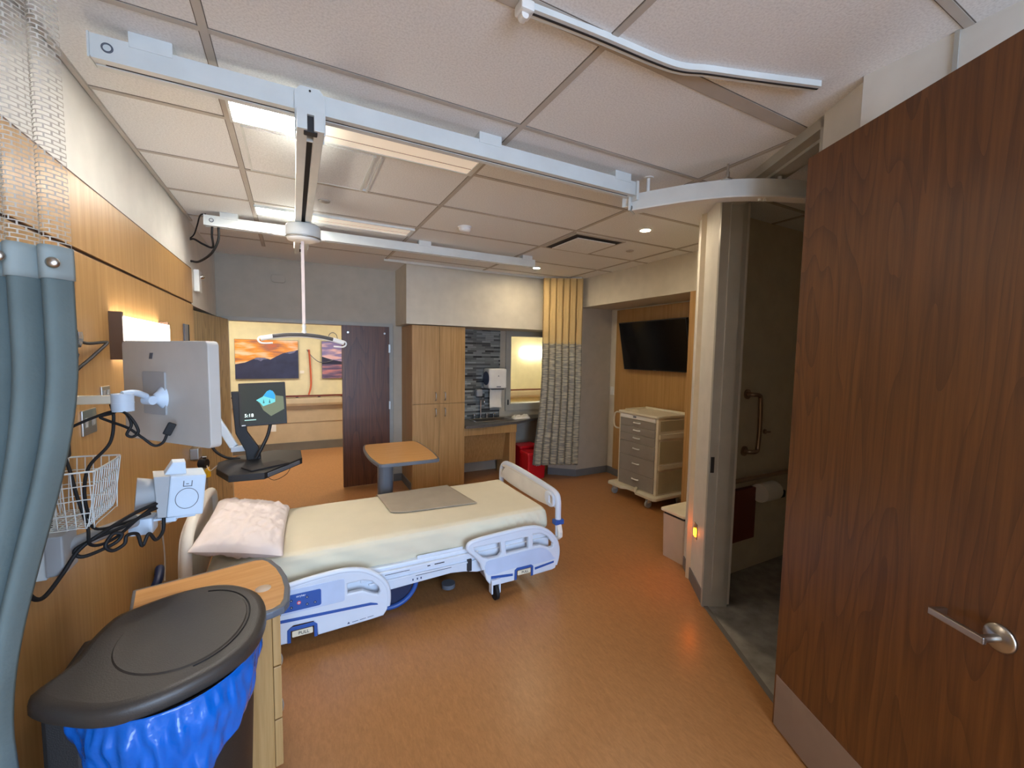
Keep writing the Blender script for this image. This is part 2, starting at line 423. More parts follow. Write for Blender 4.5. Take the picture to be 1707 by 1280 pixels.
# back wall with door and window openings
B0, B1 = 5.70, 5.86
mb = MB(); mb.box((-.75, B0, 2.12), (1.19, B1, H)); mb.box((1.19, B0, 0), (2.87, B1, H)); mb.box((2.87, B0, 0), (4.3, B1, .885)); mb.box((2.87, B0, 2.11), (4.3, B1, H)); mb.box((4.02, B0, .885), (4.3, B1, 2.11)); mb.box((-.95, B0+.02, 0), (-.70, B1, 2.119))
struct('wall_back', mb, M['paint_grey'], 'grey painted far wall above and beside the double doorway', 'wall')
mb = MB(); mb.box((-.70, B0-.012, 0), (-.655, B1+.01, 2.13)); mb.box((1.135, B0-.012, 0), (1.185, B1+.01, 2.13)); mb.box((-.70, B0-.012, 2.09), (1.185, B1+.01, 2.135))
struct('trim_2', mb, M['frame'], 'grey steel frame around the double doorway', 'door frame')
mb = MB(); mb.box((1.223, 5.10, 2.107), (3.40, B0, H)); struct('wall_soffit', mb, M['paint'], 'cream painted soffit box above the wardrobe and sink', 'wall')
mb = MB(); mb.prism([(3.303, 5.109), (3.61, 4.836), (4.3, 4.836), (4.3, 5.69), (3.80, 5.69), (3.42, 5.13)], 0, H)
struct('wall_pier', mb, M['paint_grey'], 'grey wall pier with a chamfered corner behind the curtain', 'wall')
mb = MB(); mb.prism([(3.30, 5.112), (3.300, 5.100), (3.608, 4.828), (4.18, 4.828), (4.18, 4.84), (3.612, 4.84)], 0, .1)
struct('baseboard_pier', mb, M['base'], 'grey vinyl base along the chamfered wall pier', 'baseboard')
mb = MB(); mb.box((1.185, B0-.01, 0), (1.29, B0, .1)); struct('baseboard_back', mb, M['base'], 'short grey base between the doorway and the wardrobe', 'baseboard')
# TV alcove
mb = MB(); mb.box((3.64, 2.3, 2.43), (4.35, 4.836, H)); struct('wall_header', mb, M['paint'], 'cream painted header across the top of the television recess', 'wall')
mb = MB(); mb.box((3.66, 2.2, 0), (4.35, 2.95, 2.43)); ws = struct('wall_recess_side', mb, M['paint'], 'cream wall block at the near side of the television recess', 'wall')
mb = MB(); mb.box((4.19, 2.95, 0), (4.35, 4.836, 2.43)); wr = struct('wall_right', mb, M['paint'], 'cream painted back of the television recess with oak backing', 'wall')
a = MB(); a.box((4.17, 2.95, .1), (4.19, 4.70, 2.41)); a.build('oak_backing', M['oak_wall'], wr)
a = MB(); a.box((3.625, 2.93, 0), (4.19, 3.0, 2.43), .002); a.build('oak_end_panel', M['oak'], ws)
mb = MB(); mb.box((4.175, 4.70, 0), (4.19, 4.836, .1)); mb.box((4.16, 3.0, 0), (4.19, 4.70, .1)); struct('baseboard_right', mb, M['base'], 'grey vinyl base at the back of the television recess', 'baseboard')
# bathroom partition: column, header, near piece
mb = MB(); mb.prism([(2.5487, 1.8857), (2.868, 2.314), (3.02, 2.20), (2.72, 1.80)], 0, H)
nrj = [bw(1.30, 1.69), bw(1.30, 1.93), bw(1.46, 1.93), bw(1.46, 1.55)]
mb.prism([(p.x, p.y) for p in nrj], 0, H)
hd = [bw(1.305, 1.93), bw(1.305, 2.90), bw(1.46, 2.90), bw(1.46, 1.93)]
mb.prism([(p.x, p.y) for p in hd], 2.80, H)
wb = struct('wall_bathroom', mb, M['paint_white'], 'angled white partition wall around the bathroom doorway', 'wall')
a = MB(); a.tube([(2.866, 2.312, .1), (2.866, 2.312, H-.01)], .004, 8, 0); a.build('corner_guard', M['paint_white'], wb)
mb = MB(); mb.prism([(2.543, 1.890), (2.862, 2.319), (2.872, 2.314), (2.552, 1.884)], 0, .1); struct('baseboard_column', mb, M['base'], 'grey vinyl base under the angled white column', 'baseboard')
# steel door frame with stop
mb = MB()
for t0, t1, st in ((2.862, 2.886, 1), (1.905, 1.955, -1)):
    p = [bw(1.303, t0), bw(1.303, t1), bw(1.475, t1), bw(1.475, t0)]; mb.prism([(q.x, q.y) for q in p], 0, 2.82)
    tt = t0 if st == 1 else t1
    p = [bw(1.36, tt-.014*st), bw(1.36, tt), bw(1.44, tt), bw(1.44, tt-.014*st)]; p = p if st == 1 else p[::-1]
    mb.prism([(q.x, q.y) for q in p], .12 if st == 1 else 0, 2.78)
p = [bw(1.303, 1.905), bw(1.303, 2.886), bw(1.475, 2.886), bw(1.475, 1.905)]; mb.prism([(q.x, q.y) for q in p], 2.775, 2.825)
p = [bw(1.36, 1.955), bw(1.36, 2.865), bw(1.44, 2.865), bw(1.44, 1.955)]; mb.prism([(q.x, q.y) for q in p], 2.76, 2.775)
df = struct('trim_3', mb, M['frame'], 'tall grey steel frame of the bathroom doorway', 'door frame')
a = MB(); p0 = bw(1.325, 2.8615); a.box((-.012, -.002, -.055), (.012, .002, .055), M=frame(p0+Vector((0, 0, 1.02)), N_, E_)); lab(a.build('strike_plate', M['slot'], df), 'black strike plate')
# near right wall and wall behind the camera
mb = MB(); mb.box((1.935, -2.6, 0), (2.05, .86, H)); nr = struct('wall_near_right', mb, M['paint_white'], 'white wall behind the open bathroom door', 'wall')
a = MB(); a.box((1.928, .60, 0), (1.937, .612, H)); a.build('panel_joint', M['frame'], nr)
mb = MB(); mb.box((-.95, -2.75, 0), (-.55, -2.6, H)); mb.box((1.75, -2.75, 0), (2.05, -2.6, H)); mb.box((-.55, -2.75, 2.55), (1.75, -2.6, H)); mb.box((-.55, -2.75, 0), (1.75, -2.6, .12))
struct('wall_entry', mb, M['paint_white'], 'white wall behind the viewer with an opening for the added daylight window', 'wall')
w = thing('added_window', 'wide unseen window added behind the viewer to let in daylight', 'window', (.6, -2.68, .12)); w['kind'] = 'structure'  # invented window, out of view, added as the source of cool light
mb = MB(); [mb.box(*b) for b in (((-.55, -2.7, .12), (1.75, -2.64, .17)), ((-.55, -2.7, 2.5), (1.75, -2.64, 2.55)), ((-.55, -2.7, .12), (-.5, -2.64, 2.55)), ((1.7, -2.7, .12), (1.75, -2.64, 2.55)), ((.58, -2.7, .12), (.62, -2.64, 2.55)))]; mb.build('window_frame', M['frame'], w)
# bathroom interior
mb = MB(); mb.box((2.75, 2.07, 0), (4.35, 2.20, H)); mb.box((4.25, -.6, 0), (4.35, 2.07, H)); mb.box((2.05, -.7, 0), (4.35, -.6, H))
struct('wall_bath_inner', mb, M['bathwall'], 'dim tan wall inside the bathroom with grab bar', 'wall')
# corridor
CY = 8.2
mb = MB(); mb.box((-4, CY, .92), (7, CY+.1, 2.75)); cw = struct('wall_corridor', mb, M['corr_paint'], 'cream corridor wall beyond the double doorway', 'wall')
a = MB(); a.box((-4, CY-.001, .1), (7, CY+.1, .92)); lab(a.build('lower_wall', M['corr_low'], cw), 'darker tan lower band')
a = MB(); a.box((-4, CY-.012, .5), (7, CY, .515)); a.box((-4, CY-.006, .515), (7, CY, .72)); lab(a.build('rub_band', M['corr_low'], cw), 'flat tan rub strip')
mb = MB(); mb.box((-4, CY-.015, 0), (7, CY+.1, .12)); mb.box((-4, CY-.02, .12), (7, CY+.1, .15)); struct('baseboard_corridor', mb, M['corr_base'], 'grey base along the corridor wall', 'baseboard')
mb = MB(); mb.box((-4, B1, 2.62), (7, CY+.1, 2.72)); struct('ceiling_corridor', mb, M['ceil'], 'corridor ceiling beyond the double doorway', 'ceiling')
mb = MB(); mb.box((-4.1, B1, 0), (-4, CY+.1, 2.7)); mb.box((7, B1, 0), (7.1, CY+.1, 2.7)); mb.box((-4, B1-.02, 0), (-.95, B1+.1, 2.7)); mb.box((4.3, B1-.02, 0), (7, B1+.1, 2.7))
struct('wall_corridor_ends', mb, M['corr_paint'], 'cream end walls closing the corridor', 'wall')

# ------------------------------------------------------------------ window
w = thing('window_1', 'grey framed interior window with a clear pane behind the sink counter', 'window', (3.44, 5.70, .885)); w['kind'] = 'structure'
mb = MB(); x0, x1, z0, z1 = 2.872, 4.018, .888, 2.107
for bx in (((x0, 5.672, z0), (x0+.085, 5.84, z1)), ((x1-.085, 5.672, z0), (x1, 5.84, z1)), ((x0, 5.672, z0), (x1, 5.84, z0+.105)), ((x0, 5.672, z1-.075), (x1, 5.84, z1))): mb.box(*bx, .003)
mb.build('window_frame', M['frame'], w)
mb = MB(); mb.box((x0+.08, 5.76, z0+.1), (x1-.08, 5.766, z1-.07)); mb.build('pane', M['glass'], w)
mb = MB(); mb.box((x0+.03, 5.655, .98), (x0+.045, 5.672, 1.06), .003); lab(mb.build('catch', M['black'], w), 'small black catch')

# ------------------------------------------------------------------ double doors
d = thing('door_1', 'dark brown closed leaf of the far double doorway', 'door', (1.13, 5.69, 0)); d['kind'] = 'structure'
mb = MB(); mb.box((.548, 5.655, .012), (1.13, 5.70, 2.088), .002); mb.build('door_slab', M['walnut2'], d)
mb = MB(); [mb.cyl((x, 5.658, 2.0), (x, 5.648, 2.0), .012, n=10) for x in (.62, 1.07)]; mb.build('screw_cap', M['steel'], d)
mb = MB(); [mb.box((1.12, 5.645, z), (1.145, 5.66, z+.11), .003) for z in (.25, 1.0, 1.75)]; mb.build('hinge', M['steel'], d)
d = thing('door_2', 'wood leaf of the double doorway, toned lighter for the light on it, swung open against the left wall', 'door', (-.655, 5.69, 0)); d['kind'] = 'structure'
Fd = frame((-.64, 5.68, 0), Vector((-.155, -1.24, 0)), (0, 0, 1))
mb = MB(); mb.box((0, .012, 0), (1.22, 2.10, .045), .002, Fd); mb.build('door_slab', M['leaf_lit'], d)
mb = MB(); mb.box((-.02, .012, .004), (-.002, 2.1, .04), .002, Fd); mb.build('hinge', M['steel'], d)

# ------------------------------------------------------------------ big bathroom door
hx, hy = 2.013, 1.081
dd = Vector((-sin(R(23.9)), -cos(R(23.9)), 0)); dn = Vector((-dd.y, dd.x, 0))
if dn.x < 0: dn = -dn          # away from the viewer
d = thing('door_3', 'tall dark walnut bathroom door swung wide open at the right', 'door', (hx, hy, 0)); d['kind'] = 'structure'
Fd = frame((hx, hy, 0), dd, (0, 0, 1)); sgn = 1 if (Fd.to_3x3() @ Vector((0, 0, 1))).dot(dn) > 0 else -1
def bz(lo, hi, bev, mb):
    if sgn > 0: return mb.box(lo, hi, bev, Fd)
    return mb.box((lo[0], lo[1], -hi[2]), (hi[0], hi[1], -lo[2]), bev, Fd)
mb = MB(); bz((0, .012, 0), (1.14, 2.633, .045), .0015, mb); mb.build('door_slab', M['walnut'], d)
mb = MB(); bz((.012, .014, -.002), (1.13, .262, 0), .0006, mb); lab(mb.build('kick_plate', M['kick'], d), 'brushed metal kick plate')
lv = Fd @ Vector((.816, 1.015, 0)); fn = -dn
mb = MB(); mb.lathe([(.0, 0), (.037, 0), (.037, .006), (.033, .010), (.0, .0101)], 32, M=frame(lv, dd, (0, 0, 1)) @ Matrix.Rotation(pi if sgn > 0 else 0, 4, 'X'))
ls = mb.build('lever_rose', M['steel'], d)
mb = MB(); tip = lv+fn*.062
mb.cyl(lv+fn*.008, tip+fn*.004, .0105, n=18)
mb.box((-.128, -.010, -.006), (.012, .010, .006), .003, frame(tip, dd, (0, 0, 1)))
q = tip-dd*.122; mb.box((-.004, -.010, -.006), (.045, .010, .006), .003, frame(q, dn, (0, 0, 1)))
mb.build('lever', M['steel'], d)


# ================================================================== CEILING EQUIPMENT
def sweep(mb, pts, hw, z0, z1, k=6):
    P_ = spline([Vector((x, y, 0)) for x, y in pts], k) if k else [Vector((x, y, 0)) for x, y in pts]
    L_, R_ = [], []
    for i, p in enumerate(P_):
        d_ = (P_[min(i+1, len(P_)-1)]-P_[max(i-1, 0)]).normalized(); n_ = Vector((-d_.y, d_.x, 0))
        L_.append(p+n_*hw); R_.append(p-n_*hw)
    vs = []
    for l, r in zip(L_, R_): vs += [(l.x, l.y, z0), (r.x, r.y, z0), (r.x, r.y, z1), (l.x, l.y, z1)]
    n = len(P_); fs = [[0, 1, 2, 3], [4*n-1, 4*n-2, 4*n-3, 4*n-4]]
    for i in range(n-1):
        for k_ in range(4): fs.append([4*i+k_, 4*i+(k_+1) % 4, 4*i+4+(k_+1) % 4, 4*i+4+k_])
    return mb.add(vs, fs)
def rail(name, label, x0, x1, y):
    t = thing(name, label, 'ceiling rail', ((x0+x1)/2, y, 2.715))
    mb = MB(); mb.box((x0, y-.032, 2.72), (x1, y+.032, 2.795), .003); mb.box((x0+.004, y-.036, 2.715), (x1-.004, y-.008, 2.723)); mb.box((x0+.004, y+.008, 2.715), (x1-.004, y+.036, 2.723)); mb.build('rail_beam', M['rail_white'], t)
    mb = MB(); mb.box((x0+.03, y-.008, 2.7185), (x1-.03, y+.008, 2.7205)); lab(mb.build('running_slot', M['slot'], t), 'dark slot in the underside')
    mb = MB(); mb.box((x0-.006, y-.034, 2.715), (x0, y+.034, 2.797), .002); mb.build('end_cap', M['rail_white'], t)
    for xx in (x0+.16, (x0+x1)/2+.25, x1-.1):
        if xx < x1: mb = MB(); mb.box((xx-.06, y-.035, 2.78), (xx+.06, y+.035, H), .003); mb.build('ceiling_bracket', M['rail_white'], t)
    mb = MB(); mb.lathe([(.016, 0), (.016, .002), (.011, .003), (.011, .001)], 20, M=frame((x0+.045, y-.032, 2.757), (1, 0, 0), (0, 0, 1)), cap=False); mb.build('end_bolt', M['grey_edge'], t)
    return t
rail('ceiling_rail', 'long white lift rail crossing the ceiling nearest the viewer', -.575, 1.83, 1.97)
rail('ceiling_rail', 'white lift rail crossing the ceiling farther back over the bed', -.585, 2.38, 4.06)
# bridge
t = thing('bridge_rail', 'white bridge rail with a dark slot running between the two ceiling lift rails', 'lift rail', (.08, 3.1, 2.63))
mb = MB(); mb.box((.030, 1.90, 2.632), (.068, 4.34, 2.708), .003); mb.box((.092, 1.90, 2.632), (.130, 4.34, 2.708), .003); mb.box((.03, 1.9, 2.69), (.13, 4.34, 2.708)); mb.build('bridge_beam', M['rail_white'], t)
mb = MB(); mb.box((.066, 1.95, 2.655), (.094, 4.33, 2.66)); lab(mb.build('running_slot', M['slot'], t), 'dark slot')
for yy in (1.97, 4.06):
    mb = MB(); Mx = frame((.08, yy-.046, 0), (1, 0, 0), (0, 0, 1))
    mb.prism([(-.056, 2.632), (.056, 2.632), (.056, 2.78), (.035, 2.805), (-.035, 2.805), (-.056, 2.78)], -.012, .0, Mx, .002)
    mb.prism([(-.056, 2.632), (.056, 2.632), (.056, 2.70), (-.056, 2.70)], -.09, -.08, Mx, .002)
    mb.build('trolley', M['rail_white'], t)
mb = MB(); mb.box((.055, 1.912, 2.628), (.105, 1.95, 2.69), .004); lab(mb.build('trolley_wheel_block', M['slot'], t), 'dark roller block')
mb = MB(); mb.cyl((.08, 1.9225, 2.79), (.08, 1.92, 2.79), .004); mb.build('screw', M['slot'], t)
# motor + strap + hanger
t = thing('patient_lift', 'white round patient lift motor hanging under the bridge rail with strap', 'patient lift', (.08, 3.3, 2.51))
mb = MB(); mb.lathe([(.085, 2.535), (.105, 2.54), (.11, 2.55), (.11, 2.61), (.10, 2.625), (.05, 2.632)], 32, (.08, 3.3, 0), sx=1, sy=.85); mb.build('motor_housing', M['rail_white'], t)
mb = MB(); mb.lathe([(.07, 2.515), (.10, 2.52), (.104, 2.533), (.09, 2.54)], 32, (.08, 3.3, 0), sx=1, sy=.85); mb.build('lower_cover', M['white_plastic'], t)
mb = MB(); mb.tube([(.08+.112*cos(a_), 3.3+.095*sin(a_), 2.537) for a_ in [pi*(1+i/10) for i in range(11)]], .004, 8, 3); mb.build('bumper_handle', M['steel'], t)
for xa, xb in ((-.10, -.03), (.19, .215)): mb = MB(); mb.box((xa, 3.27, 2.530), (xb, 3.30, 2.536), .002); mb.build('charge_contact', M['white_plastic'], t)
mb = MB(); mb.box((.063, 3.297, 1.947), (.083, 3.301, 2.52)); mb.build('strap', P('strap_webbing', '#dccfcb', .9), t)
t = thing('lift_hanger', 'curved white and grey spreader bar hanging from the lift strap', 'hanger bar', (.073, 3.3, 1.80))
mb = MB(); mb.cyl((.073, 3.3, 1.875), (.073, 3.3, 1.90), .016); mb.cyl((.073, 3.3, 1.90), (.073, 3.3, 1.945), .011); mb.cyl((.073, 3.3, 1.925), (.073, 3.3, 1.932), .016); mb.build('swivel', M['white_plastic'], t)
def arc(x): u = (x-.073)/.26; return (x, 3.3+.02*u, 1.868-.038*u*u-.008*u)
mb = MB(); mb.tube([arc(x) for x in (-.19, -.10, 0, .073, .15, .25, .335)], .017, 12, 6); mb.build('spreader_bar', M['white_plastic'], t)
mb = MB(); mb.tube([tuple(Vector(arc(x))+Vector((0, -.008, .002))) for x in (-.12, -.05, .0, .073, .15, .20, .26)], .0135, 10, 5); lab(mb.build('grip', P('grip_grey', '#4d4a49', .6), t), 'dark grey grip sleeve')
for sx in (-1, 1):
    e = Vector(arc(.073+sx*.262)); mb = MB(); mb.tube([e+Vector((-sx*.06, 0, .016)), e+Vector((0, 0, .012)), e+Vector((sx*.016, 0, -.008)), e+Vector((-sx*.005, 0, -.03)), e+Vector((-sx*.07, 0, -.028))], .006, 8, 5); mb.build('sling_hook', M['white_plastic'], t)
# curved rail into the bathroom
t = thing('curved_ceiling_rail', 'curved white lift rail bending from the main rail into the bathroom doorway', 'ceiling rail', (2.2, 1.6, 2.635))
cp = [(1.865, 1.985), (1.94, 1.855), (2.05, 1.69), (2.20, 1.54), (2.42, 1.42), (2.75, 1.30), (3.2, 1.15)]
mb = MB(); sweep(mb, cp, .03, 2.645, 2.735); mb.build('rail_beam', M['rail_white'], t)
mb = MB(); sweep(mb, cp, .036, 2.637, 2.646); mb.build('lower_flange', M['white_plastic'], t)
mb = MB(); mb.box((-.05, -.006, 0), (.05, .006, .115), .002, frame((1.858, 1.998, 2.637), Vector((.87, .5, 0)), (-.5, .87, 0))); mb.box((-.03, -.03, .03), (-.015, .05, .11), .002, frame((1.858, 1.998, 2.637), Vector((.87, .5, 0)), (-.5, .87, 0))); mb.build('end_plate', M['rail_white'], t)
for (px_, py_, r_, m_, zt) in ((1.915, 1.925, .011, 'white_plastic', H), (2.16, 1.575, .006, 'steel', H), (2.40, 1.43, .011, 'white_plastic', H)):
    mb = MB(); mb.cyl((px_, py_, 2.73), (px_, py_, zt), r_); 
    if m_ == 'white_plastic': mb.cyl((px_, py_, zt-.006), (px_, py_, zt), .03)
    else: mb.cyl((px_, py_, 2.74), (px_, py_, 2.785), .010); mb.box((px_-.05, py_-.035, 2.733), (px_+.05, py_+.035, 2.742), .002)
    lab(mb.build('hanger_rod', M[m_], t), 'thin threaded rod' if m_ == 'steel' else 'white post')
mb = MB(); [mb.cyl((x, y_, 2.625), (x, y_, 2.64), .008, n=10) for x, y_ in ((2.30, 1.475), (2.325, 1.463))]; mb.build('stop_bolt', M['rail_white'], t)
mb = MB(); mb.box((1.832, 1.93, 2.69), (1.85, 2.01, 2.80), .003); mb.box((1.832, 1.945, 2.70), (1.865, 1.96, 2.79), .002); mb.build('gate_coupling', M['rail_white'], t)
# curtain tracks
t = thing('curtain_track', 'white curtain track with a bend on the ceiling tiles nearest the viewer', 'curtain track', (1.2, 1.1, 2.80))
cp = [(.66, 1.19), (.9, 1.175), (1.18, 1.165), (1.29, 1.15), (1.38, 1.115), (1.55, 1.06), (1.83, .965)]
mb = MB(); sweep(mb, cp, .017, 2.808, H-.0005, 5); mb.build('track_channel', M['rail_white'], t)
mb = MB(); sweep(mb, cp, .004, 2.8065, 2.81, 5); lab(mb.build('track_slot', M['slot'], t), 'dark slot in the underside')
mb = MB(); mb.box((.625, 1.165, 2.795), (.67, 1.215, 2.826), .006); mb.cyl((.645, 1.18, 2.79), (.645, 1.205, 2.79), .012); mb.build('track_end', M['white_plastic'], t)
t = thing('curtain_track', 'thin white curtain track along the foot of the soffit at the back', 'curtain track', (2.2, 5.0, 2.80))
cp = [(.95, 5.03), (2.0, 5.03), (2.9, 5.02), (3.25, 4.97), (3.45, 4.86), (3.56, 4.74)]
mb = MB(); sweep(mb, cp, .013, 2.805, H-.0005, 4); mb.build('track_channel', M['rail_white'], t)
t = thing('curtain_track', 'short white curtain track above the near left curtain', 'curtain track', (-.5, 1.22, 2.80))
mb = MB(); mb.box((-.735, 1.205, 2.808), (-.1, 1.239, H-.0005), .002); mb.build('track_channel', M['rail_white'], t)

# troffers
def troffer(label, y0, y1, xe):
    t = thing('ceiling_light', label, 'light', (.36, (y0+y1)/2, 2.81)); x0, x1 = -.235, .962
    mb = MB(); [mb.box(*b, .002) for b in (((x0, y0, 2.813), (x1, y0+.016, H)), ((x0, y1-.016, 2.813), (x1, y1, H)), ((x0, y0, 2.813), (x0+.012, y1, H)), ((x1-.03, y0, 2.813), (x1, y1, H)))]; mb.build('frame', M['rail_white'], t)
    mb = MB(); mb.box((x0+.012, y0+.016, 2.818), (xe, y1-.016, 2.828)); lab(mb.build('lens', M['lens'], t), 'brightly glowing lens')
    mb = MB(); mb.box((xe, y0+.016, 2.818), (x1-.03, y1-.016, 2.828)); lab(mb.build('diffuser', M['lens2'], t), 'dim end of the diffuser')
    mb = MB(); mb.box((x0+.012, (y0+y1)/2+.02, 2.8165), (x1-.03, (y0+y1)/2+.026, 2.8185)); mb.build('rib', M['tbar'], t)
    return t
troffer('linear ceiling light partly hidden by the near lift rail', 2.20, 2.405, .06)
troffer('linear ceiling light behind the lift motor, farther back', 3.69, 3.90, .06)
t = thing('access_panel', 'flat square metal access panel in the ceiling beside the bridge rail', 'ceiling panel', (.1, 2.71, 2.82))
mb = MB(); mb.box((-.195, 2.445, 2.822), (.42, 2.985, H), .001); mb.build('panel', M['ceil'], t)
mb = MB(); [mb.box(*b) for b in (((-.20, 2.44, 2.819), (-.19, 2.99, H)), ((.41, 2.44, 2.815), (.425, 2.99, H)), ((.45, 2.44, 2.815), (.46, 2.99, H)), ((-.2, 2.98, 2.819), (.46, 2.99, H)))]; mb.build('panel_frame', M['rail_white'], t)
def downlight(label, x, y, p):
    t = thing('downlight', label, 'light', (x, y, 2.82), group='small recessed downlights')
    mb = MB(); mb.lathe([(.0385, 2.8295), (.040, 2.822), (.056, 2.822), (.06, 2.8295)], 28, (x, y, 0), cap=False); mb.build('trim_ring', M['rail_white'], t)
    mb = MB(); mb.lathe([(.038, 2.8235), (.038, 2.828)], 24, (x, y, 0)); lab(mb.build('lens', M['dl'], t), 'glowing lens')
downlight('small round downlight beside the white angled column', 2.673, 2.698, 1)
downlight('small round downlight above the curtain and soffit', 2.69, 4.52, 1)
t = thing('ceiling_vent', 'square supply air diffuser with a dark gap in the ceiling', 'vent', (2.5, 3.33, 2.81))
x0, x1, y0, y1 = 2.215, 2.79, 3.055, 3.62
mb = MB(); mb.box((x0+.07, y0+.07, 2.805), (x1-.07, y1-.07, 2.812), .002); mb.build('face_plate', M['ceil'], t)
mb = MB(); [mb.box(*b, .002) for b in (((x0, y0, 2.822), (x1, y0+.03, H)), ((x0, y1-.03, 2.822), (x1, y1, H)), ((x0, y0, 2.822), (x0+.03, y1, H)), ((x1-.03, y0, 2.822), (x1, y1, H)))]; mb.build('frame', M['tbar'], t)
mb = MB(); mb.box((x0+.025, y0+.025, 2.8215), (x1-.025, y1-.025, 2.829)); lab(mb.build('duct_throat', M['slot'], t), 'dark opening'); 
t = thing('smoke_detector', 'small round white smoke detector on the ceiling past the near rail', 'smoke detector', (1.314, 3.41, 2.79))
mb = MB(); mb.lathe([(.02, 2.785), (.04, 2.79), (.05, 2.805), (.05, 2.818)], 28, (1.314, 3.41, 0)); mb.build('sensor_head', M['white_plastic'], t)
mb = MB(); mb.lathe([(.055, 2.818), (.06, 2.8295), (.02, 2.8299)], 28, (1.314, 3.41, 0)); mb.build('base', M['white_plastic'], t)
for lb, x, y in (('flat round sprinkler cover near the lift motor', .22, 3.35), ('flat round sprinkler cover beside the air diffuser', 3.068, 3.302)):
    mb = MB(); mb.lathe([(.0, 2.823), (.036, 2.823), (.04, 2.8295), (0, 2.8298)], 24, (x, y, 0)); tag(mb.build('sprinkler_cover', M['tbar']), lb, 'sprinkler', 'sprinkler covers')

# ================================================================== BED
t = bed = thing('hospital_bed', 'white and pale blue hospital bed with its side rails lowered', 'bed', (.65, 3.15, 0))
def mattress(u, v):     # profile around section, swept along x ; u along length, v around section
    pass
mb = MB()
X0, X1, Y0, Y1, Z0, Z1 = -.46, 1.775, 2.715, 3.60, .365, .552
prof = []
NS = 10
ring = [(Y0+.02, Z0), (Y0+.004, Z0+.05), (Y0, Z0+.10), (Y0+.004, Z1-.04), (Y0+.018, Z1-.014), (Y0+.05, Z1-.002), (Y0+.15, Z1), (Y0+.3, Z1), ((Y0+Y1)/2, Z1), (Y1-.3, Z1), (Y1-.15, Z1), (Y1-.05, Z1-.002), (Y1-.018, Z1-.014), (Y1-.004, Z1-.04), (Y1, Z0+.1), (Y1-.004, Z0+.05), (Y1-.02, Z0)]
def mfn(u, v):
    i = v*(len(ring)-1); k = min(int(i), len(ring)-2); f = i-k
    y = ring[k][0]*(1-f)+ring[k+1][0]*f; z = ring[k][1]*(1-f)+ring[k+1][1]*f
    x = X0+(X1-X0)*u
    e = min((u)*(X1-X0), (1-u)*(X1-X0))
    if e < .05:
        s_ = 1-math.sqrt(max(0, 1-((.05-e)/.05)**2)); y = y+(3.157-y)*s_*.06; z -= (z-Z0)*s_*.35
    side = y < Y0+.06
    n_ = noise.noise(Vector((x*3, y*3, z*3)))
    if side:
        y -= .010*noise.noise(Vector((x*7+z*14, 3.1, z*5)))
        if z < Z0+.02: z += .028*noise.noise(Vector((x*2.2, 0, 5)))-.012+.03*max(0, min(1, (x-.7)/.5))
        if x > 1.35: y -= .007*sin((x*1.0+z*.55)*95)*max(0, 1-abs(z-.47)/.1)*(1 if x < 1.72 else .3)
    else: z += .004*n_
    return Vector((x, y, z))
mb.grid(mfn, 150, 64)
mb.build('mattress', M['sheet'], t)
# end faces of the mattress
mb = MB(); mb.box((X0+.012, Y0+.04, Z0+.005), (X1-.012, Y1-.04, Z1-.05), .02); mb.build('mattress_core', M['sheet'], t)
# head board : rounded hoop with panel
mb = MB(); Mh = frame((-.545, 3.15, 0), (0, 1, 0), (0, 0, 1))
out = sp2([(-.45, .33), (-.455, .55), (-.43, .68), (-.36, .755), (-.2, .79), (0, .80), (.2, .79), (.36, .765), (.425, .70), (.44, .55), (.435, .33)], 5)
mb = plate(out, [], .035, .012, Mh); hb = mb.build('headboard', M['bed_cream'], t)
mb = MB(); mb.tube([(-.525, 3.15+a, b) for a, b in ((-.45, .30), (-.455, .52), (-.435, .66), (-.37, .75), (-.2, .79), (0, .80), (.2, .79), (.37, .76), (.435, .68), (.445, .52), (.44, .35))], .028, 12, 6); mb.build('hoop', M['bed_cream'], t)
# foot board
Mf = frame((1.835, 0, 0), (0, 1, 0), (0, 0, 1))
out = sp2([(2.66, .30), (2.672, .50), (2.675, .60), (2.70, .655), (2.80, .675), (3.1, .69), (3.4, .70), (3.58, .695), (3.665, .66), (3.69, .58), (3.695, .45), (3.68, .30), (3.2, .28)], 5)
h1 = rrect(2.715, .575, 2.755, .64, .015); h2 = rrect(3.615, .555, 3.655, .645, .015)
mb = plate(out, [h1, h2], .042, .014, Mf); fb = mb.build('footboard', M['bed_cream'], t)
mb = plate(sp2([(2.80, .54), (2.80, .655), (3.1, .668), (3.4, .675), (3.56, .66), (3.57, .54)], 5), [], .012, .004, frame((1.812, 0, 0), (0, 1, 0), (0, 0, 1))); mb.build('board_panel', M['bed_cream'], fb)
mb = MB(); mb.tube([(1.835, y_, z_) for y_, z_ in ((2.668, .33), (2.675, .5), (2.682, .62), (2.73, .662), (2.9, .678), (3.2, .692), (3.5, .697), (3.63, .675), (3.685, .60), (3.69, .45))], .024, 12, 6); mb.build('board_rim', M['bed_white'], fb)
mb = MB(); mb.box((1.795, 2.645, .425), (1.875, 2.70, .465), .008); lab(mb.build('bumper_band', M['bed_blue'], fb), 'blue corner band')
mb = plate(sp2([(2.70, .56), (2.70, .645), (2.80, .66), (2.82, .60), (2.78, .55)], 4), [rrect(2.715, .575, 2.755, .64, .012)], .02, .005, frame((1.806, 0, 0), (0, 1, 0), (0, 0, 1))); lab(mb.build('grip', M['bed_white'], fb), 'pale moulded grip')
